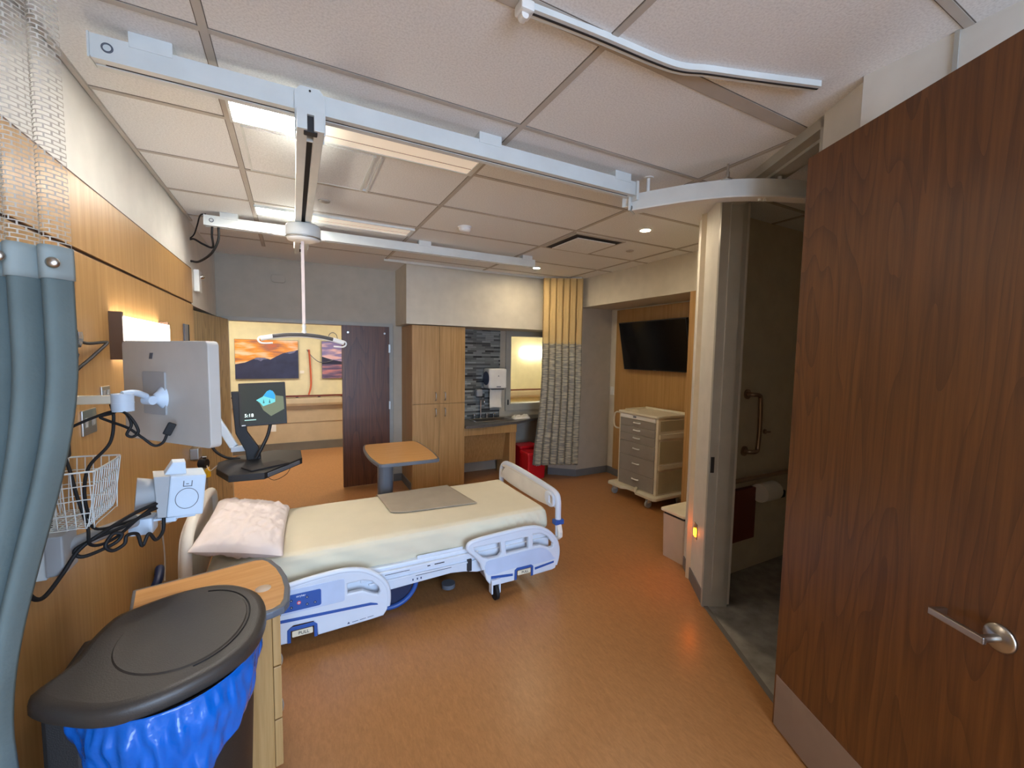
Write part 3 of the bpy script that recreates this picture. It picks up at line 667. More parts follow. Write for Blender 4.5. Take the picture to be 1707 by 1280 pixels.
# side rails
HO = [(-.37, .18), (-.37, .33), (-.30, .385), (-.071, .41), (.056, .426), (.18, .437), (.266, .435), (.355, .414), (.423, .373), (.47, .327), (.503, .268), (.51, .2), (.502, .13), (.478, .094), (.398, .089), (.1, .081), (.094, .14), (.076, .174), (-.028, .177), (-.054, .157), (-.058, .079), (-.30, .08)]
HH = [(.265, .353), (.355, .355), (.405, .338), (.446, .292), (.458, .259), (.446, .242), (.413, .256), (.354, .291), (.269, .293)]
FO = [(1.051, .434), (1.075, .448), (1.251, .461), (1.465, .469), (1.549, .466), (1.623, .45), (1.695, .414), (1.75, .364), (1.787, .31), (1.805, .243), (1.8, .181), (1.778, .107), (1.751, .099), (1.575, .094), (1.573, .159), (1.549, .184), (1.448, .183), (1.421, .169), (1.417, .092), (1.267, .092), (1.22, .109), (1.194, .145), (1.178, .197), (1.162, .258), (1.136, .317), (1.096, .359), (1.056, .396)]
F1 = [(1.093, .407), (1.299, .405), (1.305, .328), (1.285, .304), (1.202, .307), (1.156, .327), (1.1, .386)]
F2 = [(1.339, .4), (1.527, .402), (1.529, .316), (1.348, .314)]
F3 = [(1.57, .414), (1.636, .409), (1.696, .375), (1.751, .306), (1.746, .281), (1.716, .282), (1.638, .319), (1.572, .325)]
RY = 2.61
def rim(mb, pts, y): mb.tube([(x, y, z) for x, z in pts], .017, 10, 5)
r1 = plate(HO, [HH], .035, .010, XZ(RY+.015)).build('side_rail', M['bed_white'], t)
mb = MB(); rim(mb, [(-.36, .3), (-.30, .385), (-.071, .412), (.056, .428), (.18, .437), (.266, .435), (.355, .414), (.423, .373), (.47, .327), (.503, .268), (.51, .2), (.505, .15)], RY+.012); mb.build('rail_rim', M['bed_white'], r1)
mb = plate(rrect(-.36, .255, .25, .395, .012), [], .004, .0015, XZ(RY-.003)); lab(mb.build('inset', M['bed_panel'], r1), 'recessed panel')
mb = plate(rrect(-.25, .268, .121, .367, .012), [], .004, .0015, XZ(RY-.006)); cp_ = lab(mb.build('control_panel', M['bed_blue'], r1), 'blue nurse control panel')
for (x, z) in ((-.185, .345), (-.125, .345), (-.065, .345), (-.035, .345), (.055, .346), (-.185, .297), (-.125, .297), (-.065, .297), (-.035, .297), (.055, .297), (.088, .296)):
    pass
mb = MB(); [mb.cyl((x, RY-.0085, z), (x, RY-.007, z), .0065, n=14) for x, z in ((-.21, .332), (-.165, .332), (-.12, .332), (-.075, .333), (-.038, .333), (.046, .336), (-.21, .296), (-.165, .296), (-.12, .296), (-.075, .292), (-.038, .292), (.046, .294), (.088, .295))]; mb.build('button', M['white_print'], cp_) if False else None
for x, z in ((-.165, .332), (-.12, .332), (-.072, .333), (-.035, .333), (.046, .336), (-.165, .296), (-.12, .296), (-.072, .292), (-.035, .292), (.046, .294), (.088, .295)):
    mb = MB(); mb.cyl((x, RY-.010, z), (x, RY-.0075, z), .0075, n=14); mb.build('button', M['navy'], r1)
    mb = MB(); mb.prism([(x-.003, z-.002), (x+.003, z-.002), (x, z+.0035)], 0, .0006, XZ(RY-.010)); mb.build('button_mark', M['white_print'], r1)
mb = MB(); mb.cyl((.004, RY-.010, .313), (.004, RY-.0075, .313), .011, n=16); lab(mb.build('call_button', M['red_cross'], r1), 'red nurse call button')
mb = MB(); mb.box((.002, RY-.0115, .306), (.006, RY-.010, .320)); mb.box((-.003, RY-.0115, .311), (.011, RY-.010, .315)); mb.build('call_cross', M['white_print'], r1)
text('stryker', .017, XZ(RY-.0085) @ Matrix.Translation((.015, .352, 0))).build('lettering', M['white_print'], r1)
mb = plate([(-.36, .243), (.40, .203), (.44, .188), (.444, .178), (.40, .186), (-.36, .224)], [], .003, .0008, XZ(RY-.004)); lab(mb.build('stripe', M['bed_blue'], r1), 'blue stripe')
def pull(x0, x1, z0, z1, par):
    cx = (x0+x1)/2
    ow = (x1-x0)/2+.024; o = [(cx-ow, z0-.03), (cx-ow, z1+.01), (cx-ow+.02, z1+.026), (cx+ow-.02, z1+.026), (cx+ow, z1+.01), (cx+ow, z0-.03), (cx+ow-.018, z0-.03), (cx+ow-.018, z1+.004), (cx-ow+.018, z1+.004), (cx-ow+.018, z0-.03)]
    lab(plate(o, [], .006, .002, XZ(RY-.003)).build('pull_surround', M['bed_blue'], par), 'blue surround of the pull grip')
    lab(plate(rrect(x0, z0, x1, z1, .006), [], .006, .002, XZ(RY-.004)).build('pull_plate', M['beige'], par), 'cream pull plate')
    text('PULL', .026, XZ(RY-.0078) @ Matrix.Translation((cx+.006, (z0+z1)/2, 0))).build('lettering', M['text'], par)
pull(-.035, .074, .111, .147, r1)
mb = MB(); mb.prism([(.262, .103), (.278, .103), (.27, .116)], 0, .0006, XZ(RY-.003)); [mb.prism([(.29+i*.045, .106+i*.0022), (.326+i*.045, .1078+i*.0022), (.326+i*.045, .1108+i*.0022), (.29+i*.045, .109+i*.0022)], 0, .0006, XZ(RY-.003)) for i in range(3)]; mb.build('warning_print', M['text_blue'], r1)
r2_ = plate(FO, [F1, F2, F3], .035, .010, XZ(RY+.015)).build('side_rail', M['bed_white'], t)
mb = MB(); rim(mb, [(1.17, .235), (1.15, .295), (1.10, .355), (1.056, .40), (1.06, .436), (1.12, .452), (1.251, .461), (1.465, .469), (1.549, .466), (1.623, .45), (1.695, .414), (1.75, .364), (1.787, .31), (1.803, .243), (1.798, .181), (1.782, .13)], RY+.012); mb.build('rail_rim', M['bed_white'], r2_)
mb = plate(sp2([(1.185, .285), (1.3, .295), (1.55, .302), (1.64, .297), (1.71, .26), (1.755, .20), (1.765, .185), (1.6, .18), (1.40, .19), (1.205, .185)], 3), [], .004, .0012, XZ(RY-.003)); lab(mb.build('inset', M['bed_panel'], r2_), 'recessed panel')
for q in ([(1.224, .174), (1.40, .153), (1.40, .135), (1.224, .154)], [(1.588, .156), (1.758, .171), (1.758, .156), (1.588, .138)]): lab(plate(q, [], .003, .0008, XZ(RY-.005)).build('stripe', M['bed_blue'], r2_), 'blue stripe')
pull(1.44, 1.55, .128, .162, r2_)
for x0, x1 in ((-.35, .50), (1.06, 1.76)):       # far side rails, lowered
    plate(rrect(x0, .08, x1, .43, .07), [rrect(x0+.09, .31, x1-.09, .39, .02)], .035, .010, XZ(3.70)).build('side_rail', M['bed_white'], t)
# deck and frame
mb = MB(); mb.box((-.45, 2.70, .315), (1.77, 3.615, .366), .01); mb.build('deck', M['bed_white'], t)
mb = plate([(-.40, .33), (-.40, .20), (.45, .205), (.75, .215), (.95, .222), (1.05, .21), (1.15, .185), (1.6, .185), (1.76, .24), (1.76, .33)], [], .03, .006, XZ(2.70)); mb.build('side_cover', M['bed_white'], t)
mb = MB(); mb.box((.35, 2.676, .300), (1.16, 2.70, .34), .006); mb.box((.40, 2.668, .275), (1.16, 2.69, .285), .003); mb.build('side_ledge', M['bed_white'], t)
for b in (((.50, 2.674, .318), (.66, 2.677, .321)), ((.78, 2.674, .316), (.80, 2.677, .322)), ((.83, 2.674, .317), (.90, 2.677, .323)), ((.70, 2.672, .27), (.95, 2.674, .275))): mb = MB(); mb.box(*b); mb.build('label_print', M['text'], t)
for x in (.68, .71, .735): mb = MB(); mb.box((x, 2.682, .236), (x+.008, 2.6855, .248)); mb.build('label_print', M['text_blue'], t)
mb = MB(); mb.box((.72, 2.71, .335), (1.05, 2.72, .385), .004); mb.build('gatch_panel', M['bed_white'], t)
mb = MB(); mb.box((1.07, 2.665, .215), (1.10, 2.70, .30), .003); lab(mb.build('rail_pivot', M['slot'], t), 'dark rail pivot')
mb = MB(); mb.box((-.35, 2.88, .15), (1.65, 3.44, .30), .02); mb.box((.1, 3.0, .05), (1.2, 3.3, .15), .01); lab(mb.build('chassis', M['chassis'], t), 'dark undercarriage')
for x, y in ((1.255, 2.60), (1.30, 3.62), (-.22, 2.72), (-.22, 3.60)):
    mb = MB(); mb.cyl((x-.012, y, .058), (x+.012, y, .058), .057, n=22); lab(mb.build('caster_wheel', M['blackrub'], t), 'dark caster wheel')
    mb = MB(); [mb.box((x+s*.03-.006, y-.02, .05), (x+s*.03+.006, y+.03, .13), .004) for s in (-1, 1)]; mb.box((x-.036, y-.02, .115), (x+.036, y+.2 if y < 3 else y+.03, .15), .006); mb.build('caster_fork', M['bed_white'], t)
mb = MB(); mb.tube([(.56+.175*cos(a_), 2.79, .19+.165*sin(a_)) for a_ in [R(-110+i*16) for i in range(12)]], .017, 10, 3); lab(mb.build('base_ring', M['bed_blue'], t), 'blue curved brake rim')
mb = MB(); mb.cyl((.56, 2.80, .19), (.56, 2.82, .19), .155, n=32); lab(mb.build('base_disc', M['navy'], t), 'dark blue disc')
mb = MB(); mb.box((.56, 2.795, .185), (.69, 2.80, .235), .001); lab(mb.build('base_label', M['red'], t), 'red label')
mb = MB(); mb.cyl((.99, 2.85, .03), (.99, 2.85, .06), .05, n=20); mb.build('brake_pedal', M['grey_edge'], t)

# grey pad on the bed
def padfn(u, v):
    x = .60+.62*u; y = 3.05+.02*cos(u*3)+.53*v
    fr_ = (1-v)
    x += .07*fr_*(.4 if u < .5 else 1)*1
    if u < .25 and v < .3: y += .05*(1-u/.25)**2*(1-v/.3)
    z = .5595+.004*noise.noise(Vector((x*3, y*3, 1.6)))+.0015*noise.noise(Vector((x*8, y*30, 2)))
    if y > 3.56: z -= (y-3.56)*.6
    return Vector((x, y, z))
mb = MB(); mb.grid(padfn, 30, 30); pd = mb.build('bed_pad', M['pad']); tag(pd, 'grey absorbent pad spread across the middle of the bed', 'bed pad')
so = pd.modifiers.new('thickness', 'SOLIDIFY'); so.thickness = .004; so.offset = 1
# pillow
def pilfn(u, v):
    a, b = u*2-1, v*2-1
    ex = (1-abs(a)**3.2); ey = (1-abs(b)**3.6); th = max(0, ex*ey)**.40
    pin = 1-.07*(a*a)*(b*b)
    sx_, sy_ = .215, .385
    pin2 = 1+.05*(a*a*b*b)
    return a, b, th, pin2
def pilside(sg):
    def fn(u, v):
        a, b, th, pn = pilfn(u, v)
        x = a*.215*pn*(1-.05*(1-b*b)*0); y = b*.39*pn
        w_ = .016*noise.noise(Vector((a*2.5+b, b*4, sg)))+.014*noise.noise(Vector((a*7-b*5, b*6, 3+sg)))+.008*noise.noise(Vector((a*15+b*9, b*8, 8)))
        ridge = .008*max(0, 1-abs(a-.05-.15*b)/.045) if sg > 0 else 0
        z = sg*th*(.085 if sg > 0 else .06)+(w_+ridge)*min(1, th*1.2)
        return Vector((x, y, z))
    return fn
pm = Matrix.Translation((-.275, 3.05, .645)) @ Matrix.Rotation(R(-2), 4, 'Z') @ Matrix.Rotation(R(14), 4, 'Y')
mb = MB()
for sg in (1, -1):
    f_ = pilside(sg); mb.grid(lambda u, v: pm @ f_(u, v), 44, 60)
pl = mb.build('pillow', M['pillow']); tag(pl, 'white wrinkled pillow leaning on the headboard of the bed', 'pillow')

# ================================================================== overbed table
t = thing('overbed_table', 'overbed table with an amber wood top on a grey column beyond the bed', 'table', (.74, 3.95, 0))
out = sp2([(.625, 3.66), (.64, 3.62), (.69, 3.605), (.9, 3.60), (1.10, 3.602), (1.155, 3.615), (1.172, 3.65), (1.19, 3.85), (1.195, 4.05), (1.185, 4.3), (1.165, 4.44), (1.12, 4.47), (.9, 4.475), (.68, 4.475), (.63, 4.45), (.60, 4.3), (.592, 4.05), (.60, 3.85)], 4)
mb = MB(); mb.prism(out, .770, .800, None, .006); mb.build('edge_band', M['grey_edge'], t)
c_ = Vector((.89, 4.04, 0)); inn = [(c_.x+(x-c_.x)*.945, c_.y+(y-c_.y)*.968) for x, y in out]
mb = MB(); mb.prism(inn, .7995, .8025, None, .001); lab(mb.build('table_top', M['maple'], t), 'amber wood grain top')
mb = MB(); mb.prism(rrect(.655, 3.745, .785, 3.88, .05), .07, .772); mb.build('column', M['grey_col'], t)
mb = MB(); mb.box((.66, 3.75, .035), (.78, 4.25, .07), .01); mb.box((.66, 3.76, .035), (1.12, 3.84, .07), .01); mb.box((.66, 4.17, .035), (1.12, 4.25, .07), .01); mb.build('base_leg', M['grey_col'], t)
for x_, y in ((.70, 3.80), (.70, 4.2), (1.08, 3.80), (1.08, 4.2)): mb = MB(); mb.cyl((x_, y, .018), (x_+.025, y, .018), .018); mb.build('caster', M['blackrub'], t)

# ================================================================== bedside cabinet
t = thing('bedside_cabinet', 'bedside cabinet with a grey edged wood top between the bed and the bin', 'cabinet', (-.052, 2.06, 0), R(11))
ob = [(-.52, -.255), (-.085, -.255), (-.045, -.245), (-.02, -.21), (.004, -.10), (.010, 0), (.004, .10), (-.02, .21), (-.045, .245), (-.085, .255), (-.52, .255)]
inn = [(-.508, -.235), (-.085, -.235), (-.055, -.222), (-.038, -.19), (-.018, -.10), (-.012, 0), (-.018, .10), (-.038, .19), (-.055, .222), (-.085, .235), (-.508, .235)]
mb = MB(); mb.prism(ob, .722, .752, None, .007); mb.build('edge_band', M['grey_edge'], t, world=False)
mb = MB(); mb.prism(inn, .7515, .7545, None, .001); lab(mb.build('cabinet_top', M['maple'], t, world=False), 'honey coloured wood top')
mb = MB(); mb.box((-.50, -.22, .06), (-.085, .22, .722), .003); mb.build('cabinet_body', M['oak'], t, world=False)
for z0, z1 in ((.50, .715), (.275, .494), (.07, .269)):
    mb = MB(); mb.box((-.083, -.217, z0), (-.055, .217, z1), .003); dr = mb.build('drawer', M['oak'], t, world=False)
    zc = (z0+z1)/2; mb = MB(); mb.tube([(-.056, -.06, zc), (-.032, -.055, zc), (-.02, 0, zc), (-.032, .055, zc), (-.056, .06, zc)], .0045, 8, 5); mb.build('drawer_handle', M['steel'], dr, world=False)
mb = MB(); mb.box((-.49, -.2, 0), (-.10, .2, .06)); mb.build('plinth', M['slot'], t, world=False)
mb = MB(); mb.lathe([(.0, .7545), (.03, .7545), (.03, .7552), (0, .7553)], 20, (-.13, 1.985, 0)); tag(mb.build('round_sticker', M['bin_grey']), 'small pale round sticker on the bedside cabinet top', 'sticker')

# ================================================================== linen hamper
t = thing('waste_bin', 'dark lidded bin with a blue plastic bag in the near left corner', 'bin', (-.32, 1.52, 0))
def lidpts(k=1.0):
    P0 = [(-.585, 1.385), (-.548, 1.33), (-.50, 1.293), (-.434, 1.252), (-.366, 1.235), (-.27, 1.252), (-.175, 1.305), (-.118, 1.375), (-.095, 1.47), (-.097, 1.565), (-.125, 1.655), (-.185, 1.732), (-.25, 1.774), (-.32, 1.782), (-.398, 1.765), (-.475, 1.725), (-.515, 1.69), (-.538, 1.586), (-.545, 1.474)]
    c = (-.32, 1.49)
    return sp2([(c[0]+(x-c[0])*k, c[1]+(y-c[1])*k) for x, y in P0], 3)
mb = MB()
Ls = [(.985, .874), (1.0, .879), (1.0, .902), (.985, .912), (.93, .917), (.90, .918)]
base_n = None; vs = []; 
for k, z in Ls:
    pp = lidpts(k); base_n = len(pp); vs += [(x, y, z) for x, y in pp]
fs = [[i*base_n+j, i*base_n+(j+1) % base_n, (i+1)*base_n+(j+1) % base_n, (i+1)*base_n+j] for i in range(len(Ls)-1) for j in range(base_n)]
mb.add(vs, fs, True); mb.add([(x, y, .918) for x, y in lidpts(.9)], [list(range(base_n))]); mb.add([(x, y, .874) for x, y in lidpts(.985)], [list(range(base_n))]); ld = mb.build('lid', M['lid'], t)
# raised inner flap
mb = MB(); cx, cy = -.29, 1.52
ell = [(cx+.145*cos(a_)*(1 if cos(a_) > 0 else 1.2), cy+.20*sin(a_)) for a_ in [2*pi*i/60 for i in range(60)]]
sc = lambda k, z: [(cx+(x-cx)*k, cy+(y-cy)*k, z) for x, y in ell]
mb.add(sc(1, .9172)+sc(.975, .9215), [[i, (i+1) % 60, 60+(i+1) % 60, 60+i] for i in range(60)], True); mb.add(sc(.975, .9215), [list(range(60))]); mb.build('lid_flap', M['lid'], ld)
mb = MB(); mb.tube([(cx+.151*cos(a_), cy+.206*sin(a_), .9185) for a_ in [R(-75+i*10) for i in range(17)]], .0025, 6, 3); lab(mb.build('flap_groove', M['blackrub'], ld), 'dark curved groove')
def body(k, n=48):
    return [(-.315+.20*k*cos(2*pi*i/n), 1.482+.24*k*sin(2*pi*i/n)) for i in range(n)]
mb = MB(); vs = []
for k, z in ((.78, 0), (.80, .02), (.92, .66), (.96, .87)): vs += [(x, y, z) for x, y in body(k)]
mb.add(vs, [[i*48+j, i*48+(j+1) % 48, (i+1)*48+(j+1) % 48, (i+1)*48+j] for i in range(3) for j in range(48)], True); mb.add(vs[:48], [list(range(48))]); mb.box((-.575, 1.40, 0), (-.50, 1.66, .875), .01); mb.build('bin_body', M['binbody'], t)
def bagfn(u, v):
    a_ = 2*pi*u; k = 1.04+.05*sin(v*pi)-.03*v; lowz = .735-.05*max(0, -sin(a_))+.03*sin(a_*2+1)+.05*noise.noise(Vector((cos(a_)*1.5, sin(a_)*1.5, 4)))
    z = .878+(lowz-.878)*v
    w_ = .022*noise.noise(Vector((cos(a_)*4, sin(a_)*4, z*9)))+.018*noise.noise(Vector((cos(a_)*11, sin(a_)*11, z*14)))
    f_ = 1+(w_*3.0)*min(1, v*4)
    return Vector((-.315+.20*k*f_*cos(a_), 1.478+.238*k*f_*sin(a_), z))
mb = MB(); mb.grid(bagfn, 200, 36); bg = mb.build('bag', M['bag'], t); lab(bg, 'shiny translucent blue bag folded over the rim')
so = bg.modifiers.new('thickness', 'SOLIDIFY'); so.thickness = .002; so.offset = -1

# ================================================================== LEFT WALL EQUIPMENT
t = thing('wall_lamp', 'lit bedside wall lamp with bronze ends on the oak panels', 'wall lamp', (LW, 2.95, 1.71))
mb = MB(); mb.box((LW, 2.555, 1.735), (-.684, 3.345, 1.905), .003); lab(mb.build('lens', M['sconce'], t), 'glowing white lens')
for y0, y1 in ((2.538, 2.556), (3.344, 3.36)): mb = MB(); mb.box((LW, y0, 1.705), (-.690, y1, 1.925), .002); mb.build('end_cap', M['brass'], t)
t = thing('equipment_rail', 'grey vertical mounting channel on the oak wall behind the left curtain', 'wall rail', (LW, 1.84, 1.0))
mb = MB(); mb.box((LW, 1.81, 1.02), (-.705, 1.89, 1.75), .003); mb.build('channel', M['rail_white'], t)
mb = MB(); mb.box((-.7055, 1.838, 1.17), (-.703, 1.862, 1.73)); lab(mb.build('channel_slot', M['slot'], t), 'dark slot')
mb = MB(); mb.box((-.705, 1.80, 1.03), (-.66, 1.90, 1.16), .006); mb.build('lower_bracket', M['device_grey'], t)
mb = MB(); mb.box((-.705, 1.79, 1.40), (-.65, 1.87, 1.54), .008); lab(mb.build('cable_bracket', M['blackrub'], t), 'black bracket')
# monitor
t = thing('monitor', 'large pale monitor seen from behind on a wall arm', 'monitor', (-.426, 1.965, 1.6))
Tm = Vector((.328, -.37, 0)).normalized(); Fm = frame((-.426, 1.965, 1.598), Tm, (0, 0, 1))   # local z = Tm x up
zs = 1 if (Fm.to_3x3() @ Vector((0, 0, 1))).dot(Vector((-.7, -.7, 0))) > 0 else -1            # +: towards viewer / wall
def mz(a): return a*zs
mb = MB(); mb.prism(rrect(-.247, -.19, .247, .19, .018), min(0, mz(-.04)), max(0, mz(-.04)), Fm, .004); mb.build('monitor_housing', M['monitor_back'], t)
mb = MB(); mb.prism(rrect(-.235, -.178, .235, .178, .004), min(mz(-.0405), mz(-.042)), max(mz(-.0405), mz(-.042)), Fm); lab(mb.build('screen', M['tv'], t), 'dark screen facing the bed')
mb = MB(); mb.prism(rrect(-.115, -.085, .015, .075, .006), min(0, mz(.006)), max(0, mz(.006)), Fm, .001); lab(mb.build('mount_plate', M['device_grey'], t), 'grey mounting plate')
mb = MB(); mb.prism([(-.08, .122), (-.062, .122), (-.055, .145), (-.073, .145)], min(0, mz(.0012)), max(0, mz(.0012)), Fm); mb.build('emblem', M['grey_edge'], t)
mb = MB(); mb.lathe([(.030, 0), (.024, .010), (.017, .018), (.011, .03), (0, .031)], 24, M=Fm @ Matrix.Translation((-.005, -.02, 0)) @ (Matrix.Identity(4) if zs > 0 else Matrix.Rotation(pi, 4, 'X')), sy=1.5); mb.build('mount_cone', M['device'], t)
cn = Fm @ Vector((-.005, -.02, mz(.028)))
mb = MB(); a_ = Vector((-.70, 1.85, 1.588)); b_ = Vector((-.535, 1.86, 1.586)); mb.box((0, -.014, -.014), ((b_-a_).length, .014, .014), .004, frame(a_, b_-a_, (0, 0, 1))); arm_ = lab(mb.build('support_arm', P('arm_cream', '#cfc7b2', .4), t), 'pale horizontal support arm')
mb = MB(); mb.cyl((-.515, 1.86, 1.545), (-.515, 1.86, 1.605), .030, n=24); mb.cyl((-.515, 1.86, 1.572), (-.515, 1.86, 1.575), .031, n=24); mb.build('joint', M['device'], arm_)
mb = MB(); mb.tube([(-.515, 1.86, 1.603), (-.49, 1.885, 1.605), tuple(cn+Vector((-.02, -.02, .01)))], .011, 10, 5); mb.cyl(cn+Vector((-.028, -.0, -.006)), cn+Vector((.0, -.022, -.006)), .016, n=18); mb.build('tilt_link', M['device'], arm_)
# vitals module
t = thing('vitals_monitor', 'pale blue medical monitor block with a circle on its side beside the pillow', 'medical monitor', (-.41, 2.08, 1.10))
Fv = Matrix.Translation((-.405, 2.07, 1.185)) @ Matrix.Rotation(R(14), 4, 'Z') @ Matrix.Rotation(R(6), 4, 'Y')
mb = MB(); mb.box((-.045, -.055, -.082), (.068, .08, .078), .006, Fv); mb.build('housing', M['device'], t)
mb = MB(); mb.prism([(-.095, .078), (-.045, .078), (-.045, -.082), (-.072, -.082)], -.06, .05, Fv @ frame((0, 0, 0), (1, 0, 0), (0, 0, 1)), .003); lab(mb.build('side_bezel', M['device_grey'], t), 'grey angled side')
mb = MB(); mb.prism([(-.075, .05), (-.04, .125), (.0, .125), (.008, .07), (-.04, .06)], -.05, .02, Fv @ frame((0, 0, 0), (1, 0, 0), (0, 0, 1)), .004); mb.build('top_handle', M['device'], t)
mb = MB(); mb.cyl(Fv @ Vector((-.14, .02, .0)), Fv @ Vector((-.07, .02, .0)), .062, .05, n=26); lab(mb.build('rear_knob', M['device_grey'], t), 'grey round rear end')
mb = MB(); mb.tube([Fv @ Vector((.012+.036*cos(x), -.0565, -.012+.040*sin(x))) for x in [2*pi*i/24 for i in range(24)]], .0012, 6, 2, True); mb.build('circle_mark', M['grey_edge'], t)
mb = MB(); [mb.box((x0, -.0565, z0), (x1, -.055, z1), 0, Fv) for x0, x1, z0, z1 in ((-.004, -.001, .035, .058), (.022, .025, .035, .058), (-.004, .025, .035, .038), (.005, .014, .044, .047))]; mb.build('symbol', M['grey_edge'], t)
mb = MB(); mb.tube([(-.68, 1.86, 1.10), (-.62, 1.93, 1.105), (-.545, 2.03, 1.105)], .024, 12, 5); arm_ = lab(mb.build('support_arm', M['device_grey'], t), 'grey support arm')
mb = MB(); mb.box((-.565, 2.02, 1.045), (-.49, 2.10, 1.11), .012); mb.build('joint', M['device'], arm_)
mb = MB(); mb.box((-.50, 2.035, 1.090), (-.36, 2.075, 1.0985), .003); mb.box((-.46, 2.03, 1.08), (-.42, 2.09, 1.10), .004); mb.build('cradle', M['device'], arm_)
# wire basket
t = thing('wire_basket', 'white wire basket hanging on the oak wall beside the curtain', 'basket', (-.64, 1.84, 1.19))
def rectp(x0, x1, y0, y1, z): return [(x0, y0, z), (x1-.02, y0, z), (x1, y0+.02, z), (x1, y1-.03, z), (x1-.03, y1, z), (x0, y1, z)]
mb = MB(); mb.tube(rectp(-.732, -.555, 1.73, 1.97, 1.375)+[], .0032, 6, 4, True); mb.build('top_rim', M['rail_white'], t)
for z in (1.33, 1.285, 1.24): mb = MB(); k = (1.375-z)*.12; mb.tube(rectp(-.732+k, -.555-k, 1.73+k, 1.97-k, z), .0018, 5, 3, True); mb.build('side_wire', M['rail_white'], t)
for i in range(12):
    y = 1.745+i*.0195; mb = MB(); mb.tube([(-.728, y, 1.375), (-.715, y, 1.21), (-.70, y, 1.195), (-.60, y, 1.195), (-.578, y, 1.21), (-.556, y, 1.375)], .0017, 5, 2); mb.build('bar_wire', M['rail_white'], t)
for i in range(8):
    x = -.715+i*.021; mb = MB(); mb.tube([(x, 1.732, 1.375), (x, 1.752, 1.205), (x, 1.77, 1.197), (x, 1.93, 1.197), (x, 1.948, 1.21), (x, 1.968, 1.375)], .0017, 5, 2); mb.build('bar_wire', M['rail_white'], t)
# cables
def cable(label, pts, r=.0055, m='blackrub', k=8, grp=None):
    mb = MB(); mb.tube(pts, r, 8, k); return tag(mb.build('cable', M[m]), label, 'cable', grp)
cable('black cable looping up the wall between the left curtain and the wall lamp', [(-.70, 1.93, 1.83), (-.69, 2.03, 1.835), (-.70, 2.10, 1.81), (-.70, 2.09, 1.76), (-.70, 2.04, 1.70), (-.70, 1.98, 1.64), (-.70, 1.90, 1.58)], .006)
cable('black cable running to the lower corner of the wall lamp', [(-.70, 1.95, 1.79), (-.70, 2.05, 1.792), (-.705, 2.2, 1.775), (-.715, 2.40, 1.782), (-.71, 2.41, 1.776), (-.70, 2.22, 1.72), (-.70, 2.04, 1.655), (-.70, 1.93, 1.56)], .006)
mb = MB(); mb.tube([(-.695, 2.10, 1.815), (-.693, 2.10, 1.79), (-.695, 2.085, 1.765)], .012, 8, 3); mb.tube([(-.695, 2.065, 1.735), (-.695, 2.045, 1.705)], .012, 8, 0); tag(mb.build('cable_tag', M['clear']), 'clear plastic tag wrapped on the black wall cable', 'cable tag')
cable('black cable hanging from the upper arm across the wire basket', [(-.545, 1.86, 1.57), (-.54, 1.86, 1.52), (-.55, 1.85, 1.44), (-.60, 1.84, 1.37), (-.612, 1.83, 1.30), (-.608, 1.83, 1.22), (-.60, 1.86, 1.15), (-.55, 1.94, 1.13), (-.49, 2.0, 1.135)], .005)
cable('black coiled cable bundle under the joint of the upper arm', [(-.68, 1.84, 1.46), (-.64, 1.84, 1.50), (-.56, 1.85, 1.54), (-.52, 1.84, 1.548), (-.50, 1.84, 1.535), (-.49, 1.84, 1.50), (-.50, 1.83, 1.47), (-.485, 1.83, 1.46), (-.47, 1.83, 1.48), (-.49, 1.83, 1.53), (-.52, 1.84, 1.55), (-.54, 1.85, 1.54), (-.57, 1.85, 1.53), (-.55, 1.85, 1.515), (-.50, 1.84, 1.49), (-.46, 1.83, 1.455), (-.43, 1.83, 1.425), (-.41, 1.845, 1.43), (-.40, 1.855, 1.455)], .0045)
mb = MB(); mb.box((-.012, -.008, -.022), (.012, .008, .022), .004, Matrix.Translation((-.393, 1.862, 1.475)) @ Matrix.Rotation(R(25), 4, 'Y')); tag(mb.build('cable_plug', M['blackrub']), 'black plug pushed into the back of the large monitor', 'plug')
cable('black cable drooping lowest below the wire basket near the curtain', [(-.70, 1.72, 1.22), (-.71, 1.71, 1.10), (-.70, 1.70, 1.03), (-.685, 1.73, 1.00), (-.66, 1.78, 1.04), (-.63, 1.82, 1.10), (-.58, 1.86, 1.135), (-.52, 1.95, 1.16), (-.46, 2.02, 1.17)], .0065)
cable('black cable loops gathered on the lower arm', [(-.47, 2.02, 1.165), (-.53, 1.93, 1.13), (-.60, 1.85, 1.12), (-.64, 1.82, 1.10), (-.62, 1.82, 1.075), (-.56, 1.87, 1.085), (-.54, 1.88, 1.11), (-.56, 1.87, 1.12), (-.575, 1.85, 1.09), (-.56, 1.86, 1.065), (-.535, 1.88, 1.075), (-.53, 1.89, 1.10), (-.51, 1.92, 1.09), (-.50, 1.93, 1.04), (-.485, 1.95, 1.075), (-.47, 1.97, 1.04), (-.455, 2.0, 1.06), (-.455, 2.02, 1.11), (-.45, 2.04, 1.135)], .006)
cable('thick black cable from the wall bracket to the medical monitor block', [(-.66, 1.84, 1.42), (-.64, 1.82, 1.36), (-.62, 1.80, 1.28), (-.60, 1.80, 1.18), (-.60, 1.82, 1.11), (-.56, 1.88, 1.10), (-.50, 1.97, 1.145), (-.45, 2.03, 1.15)], .005)
cable('white cord hanging down the oak wall behind the bedside cabinet', [(-.44, 2.10, 1.07), (-.55, 2.5, .92), (-.68, 2.95, .78), (-.71, 3.1, .68), (-.712, 3.14, .50), (-.712, 3.12, .36)], .004, 'white_cable')
mb = MB(); mb.tube([(-.72, 2.86, .40), (-.69, 2.9, .47), (-.70, 2.98, .50), (-.72, 3.04, .44)], .022, 10, 5); tag(mb.build('cord_bundle', M['navy']), 'dark blue bundle hanging low on the wall behind the bedside cabinet', 'bundle')
